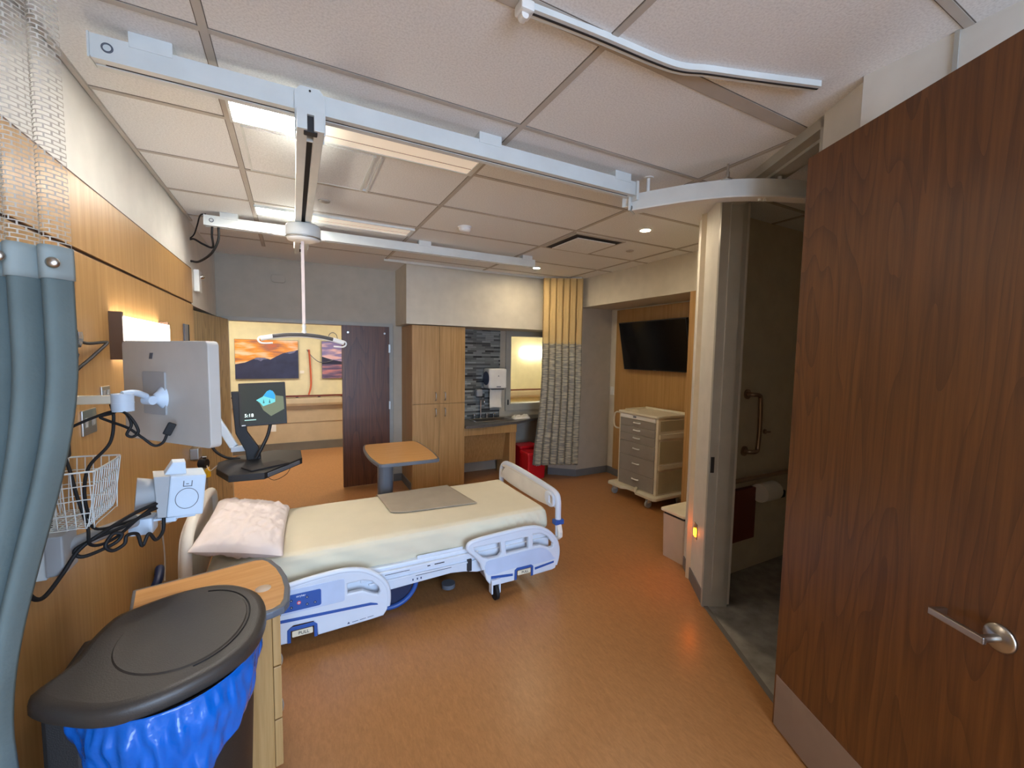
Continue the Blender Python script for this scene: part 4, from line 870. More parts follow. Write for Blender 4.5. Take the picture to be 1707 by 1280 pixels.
# outlet plates on the wall
def outlet(label, y, z, m='steel', w_=.115, h_=.075):
    t = thing('outlet_plate', label, 'outlet', (LW, y, z), group=None)
    mb = MB(); mb.box((LW, y-w_/2, z-h_/2), (LW+.007, y+w_/2, z+h_/2), .002); mb.build('cover_plate', M[m], t)
    for s in (-1, 1): mb = MB(); mb.box((LW+.0068, y+s*w_*.25-.014, z-.018), (LW+.0085, y+s*w_*.25+.014, z+.018), .001); mb.build('socket', M['device_grey'], t)
outlet('steel outlet plate on the oak wall under the upper monitor arm', 2.27, 1.46, 'steel', .13, .10)
outlet('small steel outlet plate just above the upper monitor arm', 2.45, 1.555, 'steel', .09, .07)
t = thing('wall_plaque', 'small dark grey plaque high on the oak wall past the lamp', 'plaque', (LW, 4.08, 1.84)); mb = MB(); mb.box((LW, 4.0, 1.80), (LW+.012, 4.12, 1.95), .002); mb.build('plaque_plate', M['grey_edge'], t); mb = MB(); mb.box((LW, 4.12, 1.80), (LW+.016, 4.135, 1.95), .001); lab(mb.build('plaque_edge', M['black'], t), 'black edge')
# gas outlets
t = thing('suction_regulator', 'wall suction regulator with a dark round gauge behind the large monitor', 'regulator', (-.70, 4.1, .9))
mb = MB(); mb.box((LW, 4.05, .88), (-.68, 4.19, .97), .006); mb.build('wall_outlet', M['steel'], t)
mb = MB(); mb.cyl((-.68, 4.09, .84), (-.63, 4.07, .84), .035, n=22); lab(mb.build('gauge', M['black'], t), 'dark gauge'); mb = MB(); mb.cyl((-.66, 4.12, .78), (-.66, 4.12, .83), .014); mb.build('fitting', M['chrome'], t)
t = thing('oxygen_flowmeter', 'yellow topped oxygen flowmeter on the wall beside the head of the bed', 'flowmeter', (-.66, 4.2, .56))
mb = MB(); mb.cyl((-.66, 4.20, .70), (-.66, 4.20, .755), .034, n=20); mb.cyl((-.66, 4.20, .745), (-.66, 4.20, .775), .028, n=20); lab(mb.build('flow_knob', M['yellow'], t), 'yellow collar')
mb = MB(); mb.cyl((-.66, 4.20, .775), (-.66, 4.20, .86), .016); mb.box((LW, 4.18, .84), (-.65, 4.22, .875), .004); mb.build('outlet_body', M['chrome'], t)
mb = MB(); mb.cyl((-.66, 4.20, .55), (-.66, 4.20, .70), .011); mb.build('flow_tube', M['clear'], t)
cable('thin clear tube curving under the keyboard tray near the flowmeter', [(-.64, 4.1, .83), (-.60, 3.98, .80), (-.55, 3.95, .84), (-.50, 3.93, .87)], .004, 'white_cable')
# workstation
t = thing('computer_workstation', 'wall mounted computer with a lit screen above a black keyboard tray beyond the bed', 'computer', (-.3, 3.75, .85))
sx = Vector((1, 0, .03)); sy = Vector((-.13, .20, 1)); Fs = frame((-.212, 3.74, 1.345), sx, sy)
mb = MB(); mb.prism(rrect(-.157, -.165, .157, .165, .006), -.035, 0, Fs, .003); mb.build('screen_housing', M['black'], t)
mb = MB(); mb.prism(rrect(-.142, -.148, .142, .148, .002), 0, .0008, Fs); scr = lab(mb.build('screen', E('screen_dark', '#161d1a', .3), t), 'lit screen showing an ice cave')
def scr_poly(p, col, z, s=.4): mb = MB(); mb.prism(p, .0008, z, Fs); return mb.build('screen_picture', E('screen_colour', col, s), scr)
scr_poly([(-.04, .03), (.0, .055), (.03, .09), (.05, .10), (.075, .09), (.09, .06), (.14, .05), (.142, -.05), (.05, -.10), (.03, -.08), (.0, -.05), (-.02, .0)], '#5d6650', .0011, .25)
scr_poly([(-.045, .03), (0, .055), (.03, .095), (.05, .105), (.07, .095), (.085, .06), (.083, .01), (.06, .0), (0, -.02), (-.02, .01)], '#58a9ad', .0014)
scr_poly([(.005, .06), (.035, .098), (.05, .105), (.07, .095), (.085, .06), (.08, .03), (.04, .045)], '#1d7fae', .0017)
for x in (.005, .045): scr_poly([(x-.006, .003), (x+.006, .003), (x, .035)], '#274c50', .002, .4)
text('5:18', .035, Fs @ Matrix.Translation((-.095, -.085, .0015))).build('lettering', E('screen_text', '#c8e0dc', 1), scr)
mb = MB(); mb.box((-.125, -.122, .001), (-.05, -.116, .0015), 0, Fs); mb.build('screen_picture', E('screen_colour', '#8fb0ac', .6), scr)
mb = MB(); mb.box((-.145, -.162, 0), (-.12, -.154, .001), 0, Fs); mb.build('badge', M['white_print'], t)
mb = MB(); mb.prism([(-.42, 1.44), (-.345, 1.44), (-.325, 1.13), (-.25, 1.0), (-.235, .90), (-.33, .89), (-.34, .98), (-.40, 1.12)], -.05, .0, XZ(3.76), .006); mb.build('spine', M['black'], t)
mb = MB(); mb.tube([(-.165, 3.73, 1.19), (-.185, 3.72, 1.10), (-.23, 3.70, 1.0), (-.265, 3.70, .93)], .012, 10, 6); mb.build('support_tube', M['black'], t)
mb = MB(); tp = [(-.50, 3.56), (-.40, 3.32), (-.19, 3.305), (.05, 3.66), (.045, 3.95), (-.15, 4.05), (-.40, 3.93), (-.515, 3.76)]; mb.prism(tp, .865, .912, None, .006); mb.build('keyboard_tray', M['black'], t)
mb = MB(); kx = Vector((.24, .355, 0)); mb.box((.03, -.004, -.012), (.385, .006, .014), .003, frame((-.187, 3.303, .889), kx, Vector((.355, -.24, 0)))); mb.build('tray_slot', M['grey_edge'], t)
mb = MB(); mb.box((-.33, 3.42, .912), (-.06, 3.56, .922), .003, Matrix.Translation((.0, .0, 0)) @ Matrix.Translation((-.2, 3.5, 0)) @ Matrix.Rotation(R(30), 4, 'Z') @ Matrix.Translation((.2, -3.5, 0))); mb.build('keyboard', M['chassis'], t)
mb = MB(); a_ = Vector((-.57, 3.95, 1.27)); b_ = Vector((-.42, 3.86, 1.0)); mb.box((0, -.028, -.022), ((b_-a_).length, .028, .022), .008, frame(a_, b_-a_, (1, 0, .5))); mb.build('spring_arm', M['device'], t)
mb = MB(); mb.cyl((-.55, 3.90, 1.23), (-.55, 4.0, 1.23), .026); mb.box((LW, 3.93, 1.20), (-.56, 3.99, 1.25), .006); mb.build('arm_pivot', M['steel'], t)
mb = MB(); mb.box((-.44, 3.83, .965), (-.33, 3.89, 1.005), .005); mb.build('tray_bracket', M['device'], t)
mb = MB(); mb.tube([(-.58, 3.93, 1.12), (-.56, 3.88, 1.0), (-.48, 3.84, .93), (-.38, 3.82, .91)], .010, 8, 6); mb.build('cable_loop', M['blackrub'], t)
cable('thin black cord drooping under the keyboard tray', [(-.25, 3.6, .865), (-.20, 3.55, .83), (-.14, 3.5, .80), (-.06, 3.48, .84), (-.03, 3.6, .866)], .0022, 'slot')
# upper left corner devices
t = thing('wall_beacon', 'small white box with a clear lamp on the wall above the open leaf', 'wall device', (-.75, 4.6, 2.3)); mb = MB(); mb.box((-.75, 4.54, 2.26), (-.71, 4.66, 2.45), .008); mb.build('housing', M['white_plastic'], t); mb = MB(); mb.lathe([(.02, 0), (.018, .02), (.0, .03)], 14, M=frame((-.71, 4.63, 2.40), (0, 1, 0), (0, 0, 1))); lab(mb.build('lamp', M['chrome'], t), 'clear lamp')
mb = MB(); mb.prism(rrect(-.075, -.045, .075, .045, .03), 0, .03, frame((-.134, 5.70, 2.597), (1, 0, 0), (0, 0, 1)), .008); tag(mb.build('occupancy_sensor', M['paint_grey']), 'rounded grey sensor on the wall above the double doorway', 'sensor')
cable('black cable drooping from the far ceiling rail to the left wall', [(-.50, 4.06, 2.715), (-.505, 4.07, 2.62), (-.56, 4.12, 2.52), (-.66, 4.25, 2.47), (-.735, 4.39, 2.49), (-.748, 4.46, 2.50)], .009)
cable('second black cable hanging straight from the end of the far ceiling rail', [(-.54, 4.06, 2.72), (-.545, 4.07, 2.65), (-.55, 4.12, 2.57), (-.62, 4.2, 2.60), (-.70, 4.33, 2.66), (-.748, 4.45, 2.68)], .008)
cable('thin black cable rising from the left wall to the top of the far ceiling rail', [(-.748, 4.45, 2.69), (-.70, 4.33, 2.70), (-.66, 4.22, 2.75), (-.62, 4.1, 2.80), (-.58, 4.08, 2.81)], .005)

# ================================================================== CURTAINS
def curtain(mb_uv, base, ext, amp, folds, z0, z1, nu, nv, bot=None, seed=0):
    """base->ext plan line; returns MB, uv"""
    b = Vector(base); e = Vector(ext); d_ = (e-b); n_ = Vector((-d_.y, d_.x)).normalized()
    mb = MB(); uv = []; Lg = d_.length*2.2
    def fn(u, v):
        f = u*folds*2*pi
        z = z1+(z0-z1)*v
        k = .75+.25*v+.3*noise.noise(Vector((u*4, v*1.3, seed)))
        p = b+d_*u+n_*(amp*k*(sin(f)+.35*sin(2*f+seed)))+d_.normalized()*(amp*.5*cos(f))
        if bot: p = p+Vector(bot(u, v))
        uv.append((u*Lg, v*(z1-z0))); return Vector((p.x, p.y, z))
    mb.grid(fn, nu, nv); return mb, uv
def curt(name, label, base, ext, amp, folds, z0, zs, z1, m_body, m_net, m_hem, bot, seed, group=None):
    t = thing(name, label, 'curtain', ((base[0]+ext[0])/2, (base[1]+ext[1])/2, z0))
    mb, uv = curtain(None, base, ext, amp, folds, z0, zs, folds*22, 60, bot, seed); o = mb.build('curtain_cloth', m_body, t, uv=uv)
    s = o.modifiers.new('thickness', 'SOLIDIFY'); s.thickness = .002
    mb, uv = curtain(None, base, ext, amp*.9, folds, zs-.02, z1, folds*22, 24, None, seed); mb.build('mesh_top', m_net, t, uv=uv)
    if m_hem:
        mb, uv = curtain(None, base, ext, amp*1.0, folds, zs-.055, zs+.012, folds*22, 4, None, seed); o = mb.build('snap_band', m_hem, t, uv=uv)
        s = o.modifiers.new('thickness', 'SOLIDIFY'); s.thickness = .006; s.offset = 0
    return t
def lbot(u, v):      # the near curtain is pulled towards the wall lower down, then falls free
    s = max(0, min(1, (v-.1)/.45)); s = s*s*(3-2*s)
    return (-.15*s*u**.8+.09*max(0, v-.55)*u, .03*s)
tl = curt('privacy_curtain', 'blue grey privacy curtain with a white net top at the left edge', (-.725, 1.235), (-.425, 1.235), .026, 6, .03, 1.955, 2.80, M['curtain'], M['net'], M['curtain_hem'], lbot, 2.0)
for x, z in ((-.505, 1.935), (-.428, 1.93)):
    mb = MB(); mb.lathe([(.011, 0), (.011, .003), (.006, .006), (0, .0065)], 16, M=frame((x, 1.198, z), (1, 0, 0), (0, 0, 1))); mb.build('snap', M['steel'], tl)
def rbot(u, v): return (-.16*max(0, v-.25)*(1-u)**1.5*max(0, min(1, v*1.2))+.03*sin(v*5)*u*.3+.04*(1-v)*(0 if v > .06 else 0), 0)
tr = curt('privacy_curtain', 'grey striped privacy curtain with a tan net top gathered by the sink window', (3.03, 4.93), (3.52, 4.69), .035, 6, .22, 1.93, 2.80, M['curtain2'], M['net2'], None, rbot, 5.0)

# ================================================================== WARDROBE
t = thing('wardrobe', 'tall oak wardrobe with four doors under the soffit', 'wardrobe', (1.65, 5.4, 0))
mb = MB(); mb.box((1.303, 5.16, .0), (2.0, 5.698, 2.10), .002); mb.build('carcass', M['oak'], t)
for x0, x1, hxx in ((1.305, 1.648, 1.60), (1.652, 1.998, 1.725)):
    for z0, z1, hz in ((.02, 1.108, 1.0), (1.114, 2.095, 1.205)):
        mb = MB(); mb.box((x0, 5.14, z0), (x1, 5.16, z1), .0015); dr = mb.build('wardrobe_door', M['oak'], t)
        mb = MB(); mb.tube([(hxx, 5.141, hz-.05), (hxx, 5.115, hz-.045), (hxx, 5.11, hz), (hxx, 5.115, hz+.045), (hxx, 5.141, hz+.05)], .006, 8, 5); mb.build('door_handle', M['steel'], dr)
mb = MB(); mb.box((1.37, 5.30, .0), (1.37, 5.30, .0)) if False else None
mb = MB(); mb.box((1.292, 5.2, 0), (1.303, 5.69, .1), .001); mb.build('side_base', M['base'], t)
mb = MB(); mb.box((1.2, 5.688, .30), (1.275, 5.70, .42), .003); tag(mb.build('outlet_plate', M['white_plastic']), 'white outlet plate low on the wall beside the wardrobe', 'outlet')
# counter
t = thing('sink_counter', 'dark grey sink counter with an oak apron between wardrobe and window', 'counter', (2.7, 5.45, 0))
ct0, ct1 = .765, .80
mb = MB(); mb.box((2.002, 5.10, ct0), (2.27, 5.69, ct1)); mb.prism([(2.27, 5.10), (2.83, 5.20), (2.83, 5.355), (2.27, 5.355)], ct0, ct1); mb.box((2.27, 5.61, ct0), (2.83, 5.69, ct1)); mb.prism([(2.83, 5.20), (2.95, 5.25), (3.275, 5.403), (3.55, 5.52), (3.55, 5.69), (2.83, 5.69)], ct0, ct1); mb.build('worktop', M['counter'], t)
mb = MB(); mb.box((2.002, 5.165, .655), (2.80, 5.185, .765), .002); mb.build('apron', M['oak'], t)
mb = MB(); mb.box((2.70, 5.19, 0), (2.80, 5.60, .765), .002); mb.build('end_panel', M['oak'], t)
mb = MB(); mb.box((0, -.008, 0), (.70, .008, .47), .001, frame((2.002, 5.29, .655), (1, 0, 0), (0, .35, -1)) @ Matrix.Rotation(0, 4, 'X') if False else Matrix.Translation((2.002, 5.42, .22)) @ Matrix.Rotation(R(14), 4, 'X')); mb.build('knee_panel', M['oak'], t)
mb = MB(); x0, x1, y0, y1 = 2.235, 2.865, 5.335, 5.63
[mb.box(*b, .003) for b in (((x0, y0, .799), (x1, y0+.03, .808)), ((x0, y1-.03, .799), (x1, y1, .808)), ((x0, y0, .799), (x0+.03, y1, .808)), ((x1-.03, y0, .799), (x1, y1, .808)))]
[mb.box(*b) for b in (((x0+.028, y0+.02, .63), (x1-.03, y0+.03, .802)), ((x0+.028, y1-.03, .63), (x1-.03, y1-.02, .802)), ((x0+.028, y0+.02, .63), (x0+.038, y1-.02, .802)), ((x1-.05, y0+.02, .63), (x1-.03, y1-.02, .802)), ((x0+.03, y0+.02, .63), (x1-.03, y1-.02, .64)))]; mb.build('sink_basin', M['steel'], t)
t = thing('faucet', 'chrome gooseneck faucet with two handles at the back of the sink', 'faucet', (2.45, 5.645, .80))
mb = MB(); mb.tube([(2.45, 5.65, .80), (2.45, 5.65, 1.05), (2.45, 5.635, 1.09), (2.45, 5.58, 1.105), (2.45, 5.53, 1.085), (2.45, 5.52, 1.05)], .011, 10, 5); mb.cyl((2.45, 5.65, .80), (2.45, 5.65, .83), .022); mb.build('spout', M['chrome'], t)
for x in (2.35, 2.55):
    mb = MB(); mb.cyl((x, 5.65, .80), (x, 5.65, .86), .018); mb.cyl((x, 5.65, .86), (x, 5.65, .875), .022); mb.box((x-.006, 5.58, .866), (x+.006, 5.65, .874), .002); mb.build('tap_handle', M['chrome'], t)
mb = MB(); mb.cyl((2.66, 5.65, .80), (2.66, 5.65, .865), .012); mb.cyl((2.66, 5.65, .865), (2.66, 5.61, .87), .009); tag(mb.build('soap_spout', M['chrome']), 'short chrome spout right of the faucet', 'soap spout')
mb = MB(); mb.box((2.0, 5.688, .80), (2.775, 5.70, 2.105)); tag(mb.build('tile_backsplash', M['splash']), 'grey and black mosaic tile strip behind the sink', 'backsplash', kind='structure')
t = thing('towel_dispenser', 'white paper towel dispenser with a dark blue side on the mosaic tiles', 'towel dispenser', (2.63, 5.58, 1.24))
mb = MB(); mb.prism([(0, 1.245), (.17, 1.245), (.21, 1.33), (.22, 1.45), (.18, 1.545), (0, 1.555)], 2.50, 2.80, frame((0, 5.688, 0), (0, -1, 0), (0, 0, 1)), .015) if False else mb.box((2.50, 5.47, 1.25), (2.79, 5.688, 1.545), .035, None, 4); mb.build('housing', M['white_plastic'], t)
mb = MB(); mb.cyl((2.492, 5.575, 1.40), (2.502, 5.575, 1.40), .10, n=28); lab(mb.build('side_window', M['navy'], t), 'dark blue round side')
mb = MB(); mb.box((2.56, 5.50, 1.235), (2.76, 5.66, 1.255), .003); lab(mb.build('outlet_slot', M['slot'], t), 'dark slot')
mb = MB(); mb.box((2.62, 5.467, 1.275), (2.69, 5.471, 1.287), .001); mb.prism([(2.64, 1.43), (2.66, 1.43), (2.65, 1.45)], 0, .002, XZ(5.47)); mb.build('marking', M['grey_edge'], t)
def paper(u, v): return Vector((2.555+.195*u, 5.56+.012*sin(v*3)+.004*sin(u*9), 1.245-.285*v+.006*sin(u*4)))
mb = MB(); mb.grid(paper, 14, 14); o = mb.build('paper_towel', M['paper'], t); s_ = o.modifiers.new('thickness', 'SOLIDIFY'); s_.thickness = .0015
t = thing('soap_dispenser', 'small grey soap dispenser on the tiles below the towel dispenser', 'soap dispenser', (2.42, 5.65, 1.12)); mb = MB(); mb.box((2.36, 5.60, 1.13), (2.46, 5.688, 1.235), .02); mb.build('housing', M['device_grey'], t)
def crump(u, v):
    a, b = u*2-1, v*2-1; e_ = max(0, (1-a**4)*(1-b**4))**.35
    return Vector((3.02+.15*a+.03*b, 5.45+.085*b, .802+e_*(.035+.03*noise.noise(Vector((a*2.2, b*2.2, 1)))+.02*noise.noise(Vector((a*6, b*6, 2))))))
mb = MB(); mb.grid(crump, 40, 30); mb.box((2.90, 5.38, .8005), (3.14, 5.52, .812), .004); tag(mb.build('folded_towel', M['paper']), 'crumpled white towel on the counter below the window', 'towel')
# red bins
def redbin(label, x0, x1, y0, y1, h, mark):
    t = thing('red_bin', label, 'bin', ((x0+x1)/2, (y0+y1)/2, 0), group='red bins under the counter')
    b = bmesh.new(); mb = MB()
    cx, cy = (x0+x1)/2, (y0+y1)/2; vs = []
    for k, z in ((.9, 0), (.92, .01), (1, h-.04)): vs += [(cx+(x-cx)*k, cy+(y-cy)*k, z) for x, y in rrect(x0+.01, y0+.01, x1-.01, y1-.01, .03)]
    n = 24; mb.add(vs, [[i*n+j, i*n+(j+1) % n, (i+1)*n+(j+1) % n, (i+1)*n+j] for i in range(2) for j in range(n)]); mb.add(vs[:n], [list(range(n))]); mb.add(vs[2*n:], [list(range(n))]); mb.build('bin_body', M['red'], t)
    mb = MB(); mb.prism(rrect(x0, y0, x1, y1, .03), h-.04, h, None, .012); mb.build('bin_lid', M['red'], t)
    if mark: mb = MB(); Mm = XZ(y0+.004); c = (cx, h*.56); [mb.tube([Mm @ Vector((c[0]+.014*cos(q)+.019*cos(a0), c[1]+.014*sin(q)+.019*sin(a0), 0)) for q in [a0+R(40+i*28) for i in range(11)]], .003, 6, 0) for a0 in (R(90), R(210), R(330))]; lab(mb.build('biohazard_mark', M['white_print'], t), 'pale hazard symbol')
redbin('red lidded bin with a pale symbol on its front, beside the curtain', 2.865, 3.19, 4.95, 5.19, .385, True)
redbin('red bin standing behind another red bin under the counter', 2.90, 3.22, 5.23, 5.50, .42, False)

# ================================================================== TV + CART
t = thing('television', 'black flat television tilted down on the oak backing', 'television', (4.05, 3.89, 1.58))
Ft = frame((4.035, 3.885, 1.89), (0, -1, 0), (.20, 0, -1)) ; Ft = frame((4.035, 3.885, 1.89), (0, -1, 0), (-.20, 0, 1))
zt = 1 if (Ft.to_3x3() @ Vector((0, 0, 1))).x < 0 else -1
mb = MB(); mb.prism(rrect(-.556, -.322, .556, .322, .006), min(0, -zt*.045), max(0, -zt*.045), Ft, .003); mb.build('housing', M['black'], t)
mb = MB(); mb.prism(rrect(-.545, -.308, .545, .312, .002), min(0, zt*.001), max(0, zt*.001), Ft); mb.build('screen', M['tv'], t)
mb = MB(); mb.box((-.03, -.318, min(0, zt*.0012)), (.03, -.312, max(0, zt*.0012)), 0, Ft); mb.build('badge', M['grey_edge'], t)
mb = MB(); mb.box((4.06, 3.78, 1.78), (4.1698, 3.98, 2.0), .004); mb.build('wall_bracket', M['chassis'], t)
t = thing('medical_cart', 'cream medical cart with six grey drawers in the television recess', 'cart', (3.9, 3.70, 0))
cx0, cx1, cy0, cy1 = 3.66, 4.12, 3.385, 4.02
mb = MB(); mb.box((cx0+.004, cy0, .15), (cx1, cy1, 1.05), .006); mb.build('cart_body', M['cart_cream'], t)
mb = MB(); mb.prism(rrect(cx0-.02, cy0-.012, cx1+.01, cy1+.012, .03), 1.05, 1.078, None, .008); mb.box((cx1-.02, cy0, 1.07), (cx1+.005, cy1, 1.10), .006); mb.box((cx0+.1, cy1-.01, 1.07), (cx1, cy1+.008, 1.092), .005); mb.build('cart_top', M['cart_cream'], t)
mb = MB(); mb.box((cx0-.008, cy0+.03, 1.0), (cx0+.004, cy1-.03, 1.045), .002); mb.build('label_strip', M['white_plastic'], t)
mb = MB(); mb.box((cx0-.010, 3.72, 1.012), (cx0-.006, 3.77, 1.035), .001); lab(mb.build('lock', M['grey_edge'], t), 'dark lock')
zz = [.165, .345, .545, .715, .815, .905, .995]
for z0, z1 in zip(zz[:-1], zz[1:]):
    mb = MB(); mb.box((cx0-.008, cy0+.032, z0+.002), (cx0+.004, cy1-.032, z1-.002), .002); dr = mb.build('drawer', M['cart_drawer'], t)
    zc = z0+(z1-z0)*.58; yc = 3.70; mb = MB(); mb.tube([(cx0-.008, yc-.05, zc), (cx0-.026, yc-.04, zc), (cx0-.028, yc, zc), (cx0-.026, yc+.04, zc), (cx0-.008, yc+.05, zc)], .008, 8, 4); mb.build('drawer_handle', M['white_plastic'], dr)
for z0, z1 in ((.17, .42), (.52, .78), (.90, 1.02)): mb = MB(); mb.box((cx0+.04, cy0-.004, z0), (cx1-.02, cy0+.002, z1), .002); mb.build('side_panel', M['cart_side'], t)
for z0 in (.45, .81): mb = MB(); mb.box((cx0+.03, cy0-.012, z0), (cx1-.01, cy0, z0+.055), .004); mb.build('side_rail', M['cart_cream'], t)
bo = [(cx0-.09, 4.09), (cx0-.09, 3.86), (cx0-.04, 3.80), (cx0-.03, 3.66), (cx0-.085, 3.62), (cx0-.085, cy0-.04), (cx0-.05, cy0-.065), (cx1, cy0-.065), (cx1+.02, cy0-.03), (cx1+.02, 4.06), (cx1-.02, 4.10), (cx0-.05, 4.12)]
mb = MB(); mb.prism(bo, .115, .15, None, .008); mb.build('bumper', M['cart_cream'], t)
mb = MB(); mb.tube([(cx0-.02, 3.69, .15), (cx0-.03, 3.655, .18), (cx0-.07, 3.63, .165), (cx0-.085, 3.61, .14)], .014, 8, 4); mb.build('bumper_loop', M['cart_cream'], t)
for x, y in ((cx0-.03, 4.03), (cx0-.03, 3.46), (cx1-.04, 3.40), (cx1-.04, 4.03)):
    mb = MB(); mb.cyl((x, y-.012, .045), (x, y+.012, .045), .045, n=20); ca = mb.build('caster_wheel', M['device_grey'], t)
    mb = MB(); mb.box((x-.02, y-.02, .06), (x+.02, y-.013, .115), .002); mb.box((x-.02, y+.013, .06), (x+.02, y+.02, .115), .002); mb.build('caster_fork', M['cart_cream'], t)
mb = MB(); mb.tube([(cx0+.03, 4.02, 1.04), (cx0-.0, 4.10, 1.03), (cx0+.0, 4.105, .86), (cx0+.03, 4.02, .84)], .010, 8, 3); mb.build('push_handle', M['cart_cream'], t)
mb = MB(); mb.box((4.172, 4.73, 1.18), (4.19, 4.80, 1.30), .003); [mb.box((4.169, y, z), (4.173, y+.02, z+.035), .001) for y in (4.738, 4.77) for z in (1.195, 1.25)]; tag(mb.build('outlet_plate', M['white_plastic']), 'pale outlet plate on the wall left of the television backing', 'outlet')

# beige waste bin near column
t = thing('waste_bin', 'low tan bin with a cream lid tucked behind the white angled column', 'bin', (3.06, 2.43, 0))
x0, x1, y0, y1 = 2.872, 3.26, 2.325, 2.565
vs = []; mb = MB(); cx, cy = (x0+x1)/2, (y0+y1)/2
for k, z in ((.95, 0), (1, .385)): vs += [(cx+(x-cx)*k, cy+(y-cy)*k, z) for x, y in rrect(x0, y0, x1, y1, .02)]
mb.add(vs, [[j, (j+1) % 24, 24+(j+1) % 24, 24+j] for j in range(24)]); mb.add(vs[:24], [list(range(24))]); mb.build('bin_body', M['bin_grey'], t)
mb = MB(); mb.box((x0+.012, y0+.012, .384), (x1-.012, y1-.012, .405)); lab(mb.build('gasket', M['slot'], t), 'dark gap')
mb = MB(); mb.prism(rrect(x0-.014, y0-.004, x1+.014, y1+.014, .02), .405, .432, None, .009); mb.build('bin_lid', M['beige'], t)

# night light on the column
cd = Vector((.3193, .4283, 0)).normalized(); cn_ = Vector((-cd.y, cd.x, 0))      # outward of the column face
P0 = Vector((2.5487, 1.8857, 0))
F_ = frame(P0+cd*.232+cn_*.0+Vector((0, 0, .445)), -cd, (0, 0, 1)); zo = 1 if (F_.to_3x3() @ Vector((0, 0, 1))).dot(cn_) > 0 else -1
t = thing('night_light', 'glowing orange night light low on the white angled column', 'night light', tuple(P0+cd*.232+Vector((0, 0, .4))))
mb = MB(); mb.box((-.035, -.057, min(0, zo*.006)), (.035, .057, max(0, zo*.006)), .002, F_); mb.build('cover_plate', M['steel'], t)
mb = MB(); mb.box((-.022, -.04, min(zo*.006, zo*.013)), (.022, .012, max(zo*.006, zo*.013)), .002, F_); lab(mb.build('lens', M['night'], t), 'glowing orange lens')

# ================================================================== BATHROOM
t = thing('grab_bar', 'vertical steel grab bar on the dim bathroom wall', 'grab bar', (3.25, 2.03, 1.0))
mb = MB(); mb.tube([(3.21, 2.07, 1.47), (3.22, 2.03, 1.47), (3.255, 2.0, 1.465), (3.28, 2.0, 1.43), (3.29, 2.0, 1.24), (3.28, 2.0, 1.05), (3.255, 2.0, 1.015), (3.22, 2.03, 1.01), (3.21, 2.07, 1.01)], .017, 12, 5); mb.build('bar', M['grab'], t)
for z in (1.47, 1.01): mb = MB(); mb.cyl((3.21, 2.06, z), (3.21, 2.07, z), .04, n=24); mb.build('flange', M['grab'], t)
t = thing('robe_hook', 'small dark hook on the bathroom wall beside the vertical bar', 'hook', (3.47, 2.05, 1.15)); mb = MB(); mb.cyl((3.47, 2.058, 1.15), (3.47, 2.07, 1.15), .02, n=16); mb.cyl((3.47, 2.02, 1.155), (3.47, 2.06, 1.15), .008); mb.build('hook', M['grab'], t)
t = thing('grab_bar', 'long horizontal rail low on the dim bathroom wall', 'grab bar', (3.5, 2.04, .77)); mb = MB(); mb.cyl((2.98, 2.02, .795), (4.24, 2.02, .795), .016); mb.build('bar', M['grab'], t); mb = MB(); mb.box((2.98, 2.055, .755), (4.24, 2.07, .775), .002); mb.build('backing_strip', M['grab'], t)
for x in (3.05, 4.15): mb = MB(); mb.cyl((x, 2.02, .795), (x, 2.07, .795), .012); mb.build('post', M['grab'], t)
t = thing('paper_holder', 'pale toilet paper roll below the horizontal bathroom rail', 'toilet paper', (3.44, 2.0, .57)); mb = MB(); mb.cyl((3.32, 1.99, .67), (3.52, 1.99, .67), .075, n=28); mb.build('paper_roll', M['paper'], t); mb = MB(); mb.box((3.50, 1.96, .60), (3.64, 2.07, .66), .01); lab(mb.build('holder', M['chassis'], t), 'dark holder')
t = thing('wall_panel', 'dark maroon panel on the bathroom wall under the horizontal rail', 'panel', (3.12, 2.04, .3)); mb = MB(); mb.box((2.99, 2.02, .29), (3.33, 2.069, .71), .004); mb.build('panel', M['maroon'], t)

# ================================================================== CORRIDOR
t = thing('painting', 'wide sunset mountain photograph on the corridor wall', 'picture', (-.38, CY-.02, 1.285))
def art_mat(name, cols, ang=0, sc=(2, 2, 9)):
    m, nt, b = newmat(name); L = nt.links.new
    tc = nt.nodes.new('ShaderNodeTexCoord'); mp = nt.nodes.new('ShaderNodeMapping'); mp.inputs['Scale'].default_value = sc; mp.inputs['Rotation'].default_value = (0, R(ang), 0)
    L(tc.outputs['Object'], mp.inputs['Vector']); n = nt.nodes.new('ShaderNodeTexNoise'); n.inputs['Scale'].default_value = 1.4; n.inputs['Detail'].default_value = 5; L(mp.outputs['Vector'], n.inputs['Vector'])
    r = nt.nodes.new('ShaderNodeValToRGB'); el = r.color_ramp.elements
    for i, (p, c) in enumerate(cols):
        if i < 2: el[i].position = p; el[i].color = lin(c)
        else: e = el.new(p); e.color = lin(c)
    L(n.outputs['Fac'], r.inputs['Fac']); L(r.outputs['Color'], b.inputs['Base Color']); b.inputs['Roughness'].default_value = .4; return m
mb = MB(); mb.box((-.845, CY-.03, 1.275), (.085, CY, 1.935), .002); mb.build('canvas', M['corr_base'], t)
mb = MB(); mb.box((-.84, CY-.0315, 1.28), (.08, CY-.030, 1.93)); pr_ = mb.build('sky_print', art_mat('sunset', [(.28, '#d0662c'), (.72, '#f8c04a'), (.5, '#f0992e'), (.62, '#ead3b4'), (.4, '#a5674a')], 8, (1.2, 2, 6)), t)
ridge = [(-.84, 1.28), (.08, 1.28), (.08, 1.77), (.02, 1.75), (-.06, 1.735), (-.15, 1.71), (-.25, 1.655), (-.34, 1.60), (-.42, 1.63), (-.52, 1.635), (-.60, 1.60), (-.70, 1.55), (-.84, 1.52)]
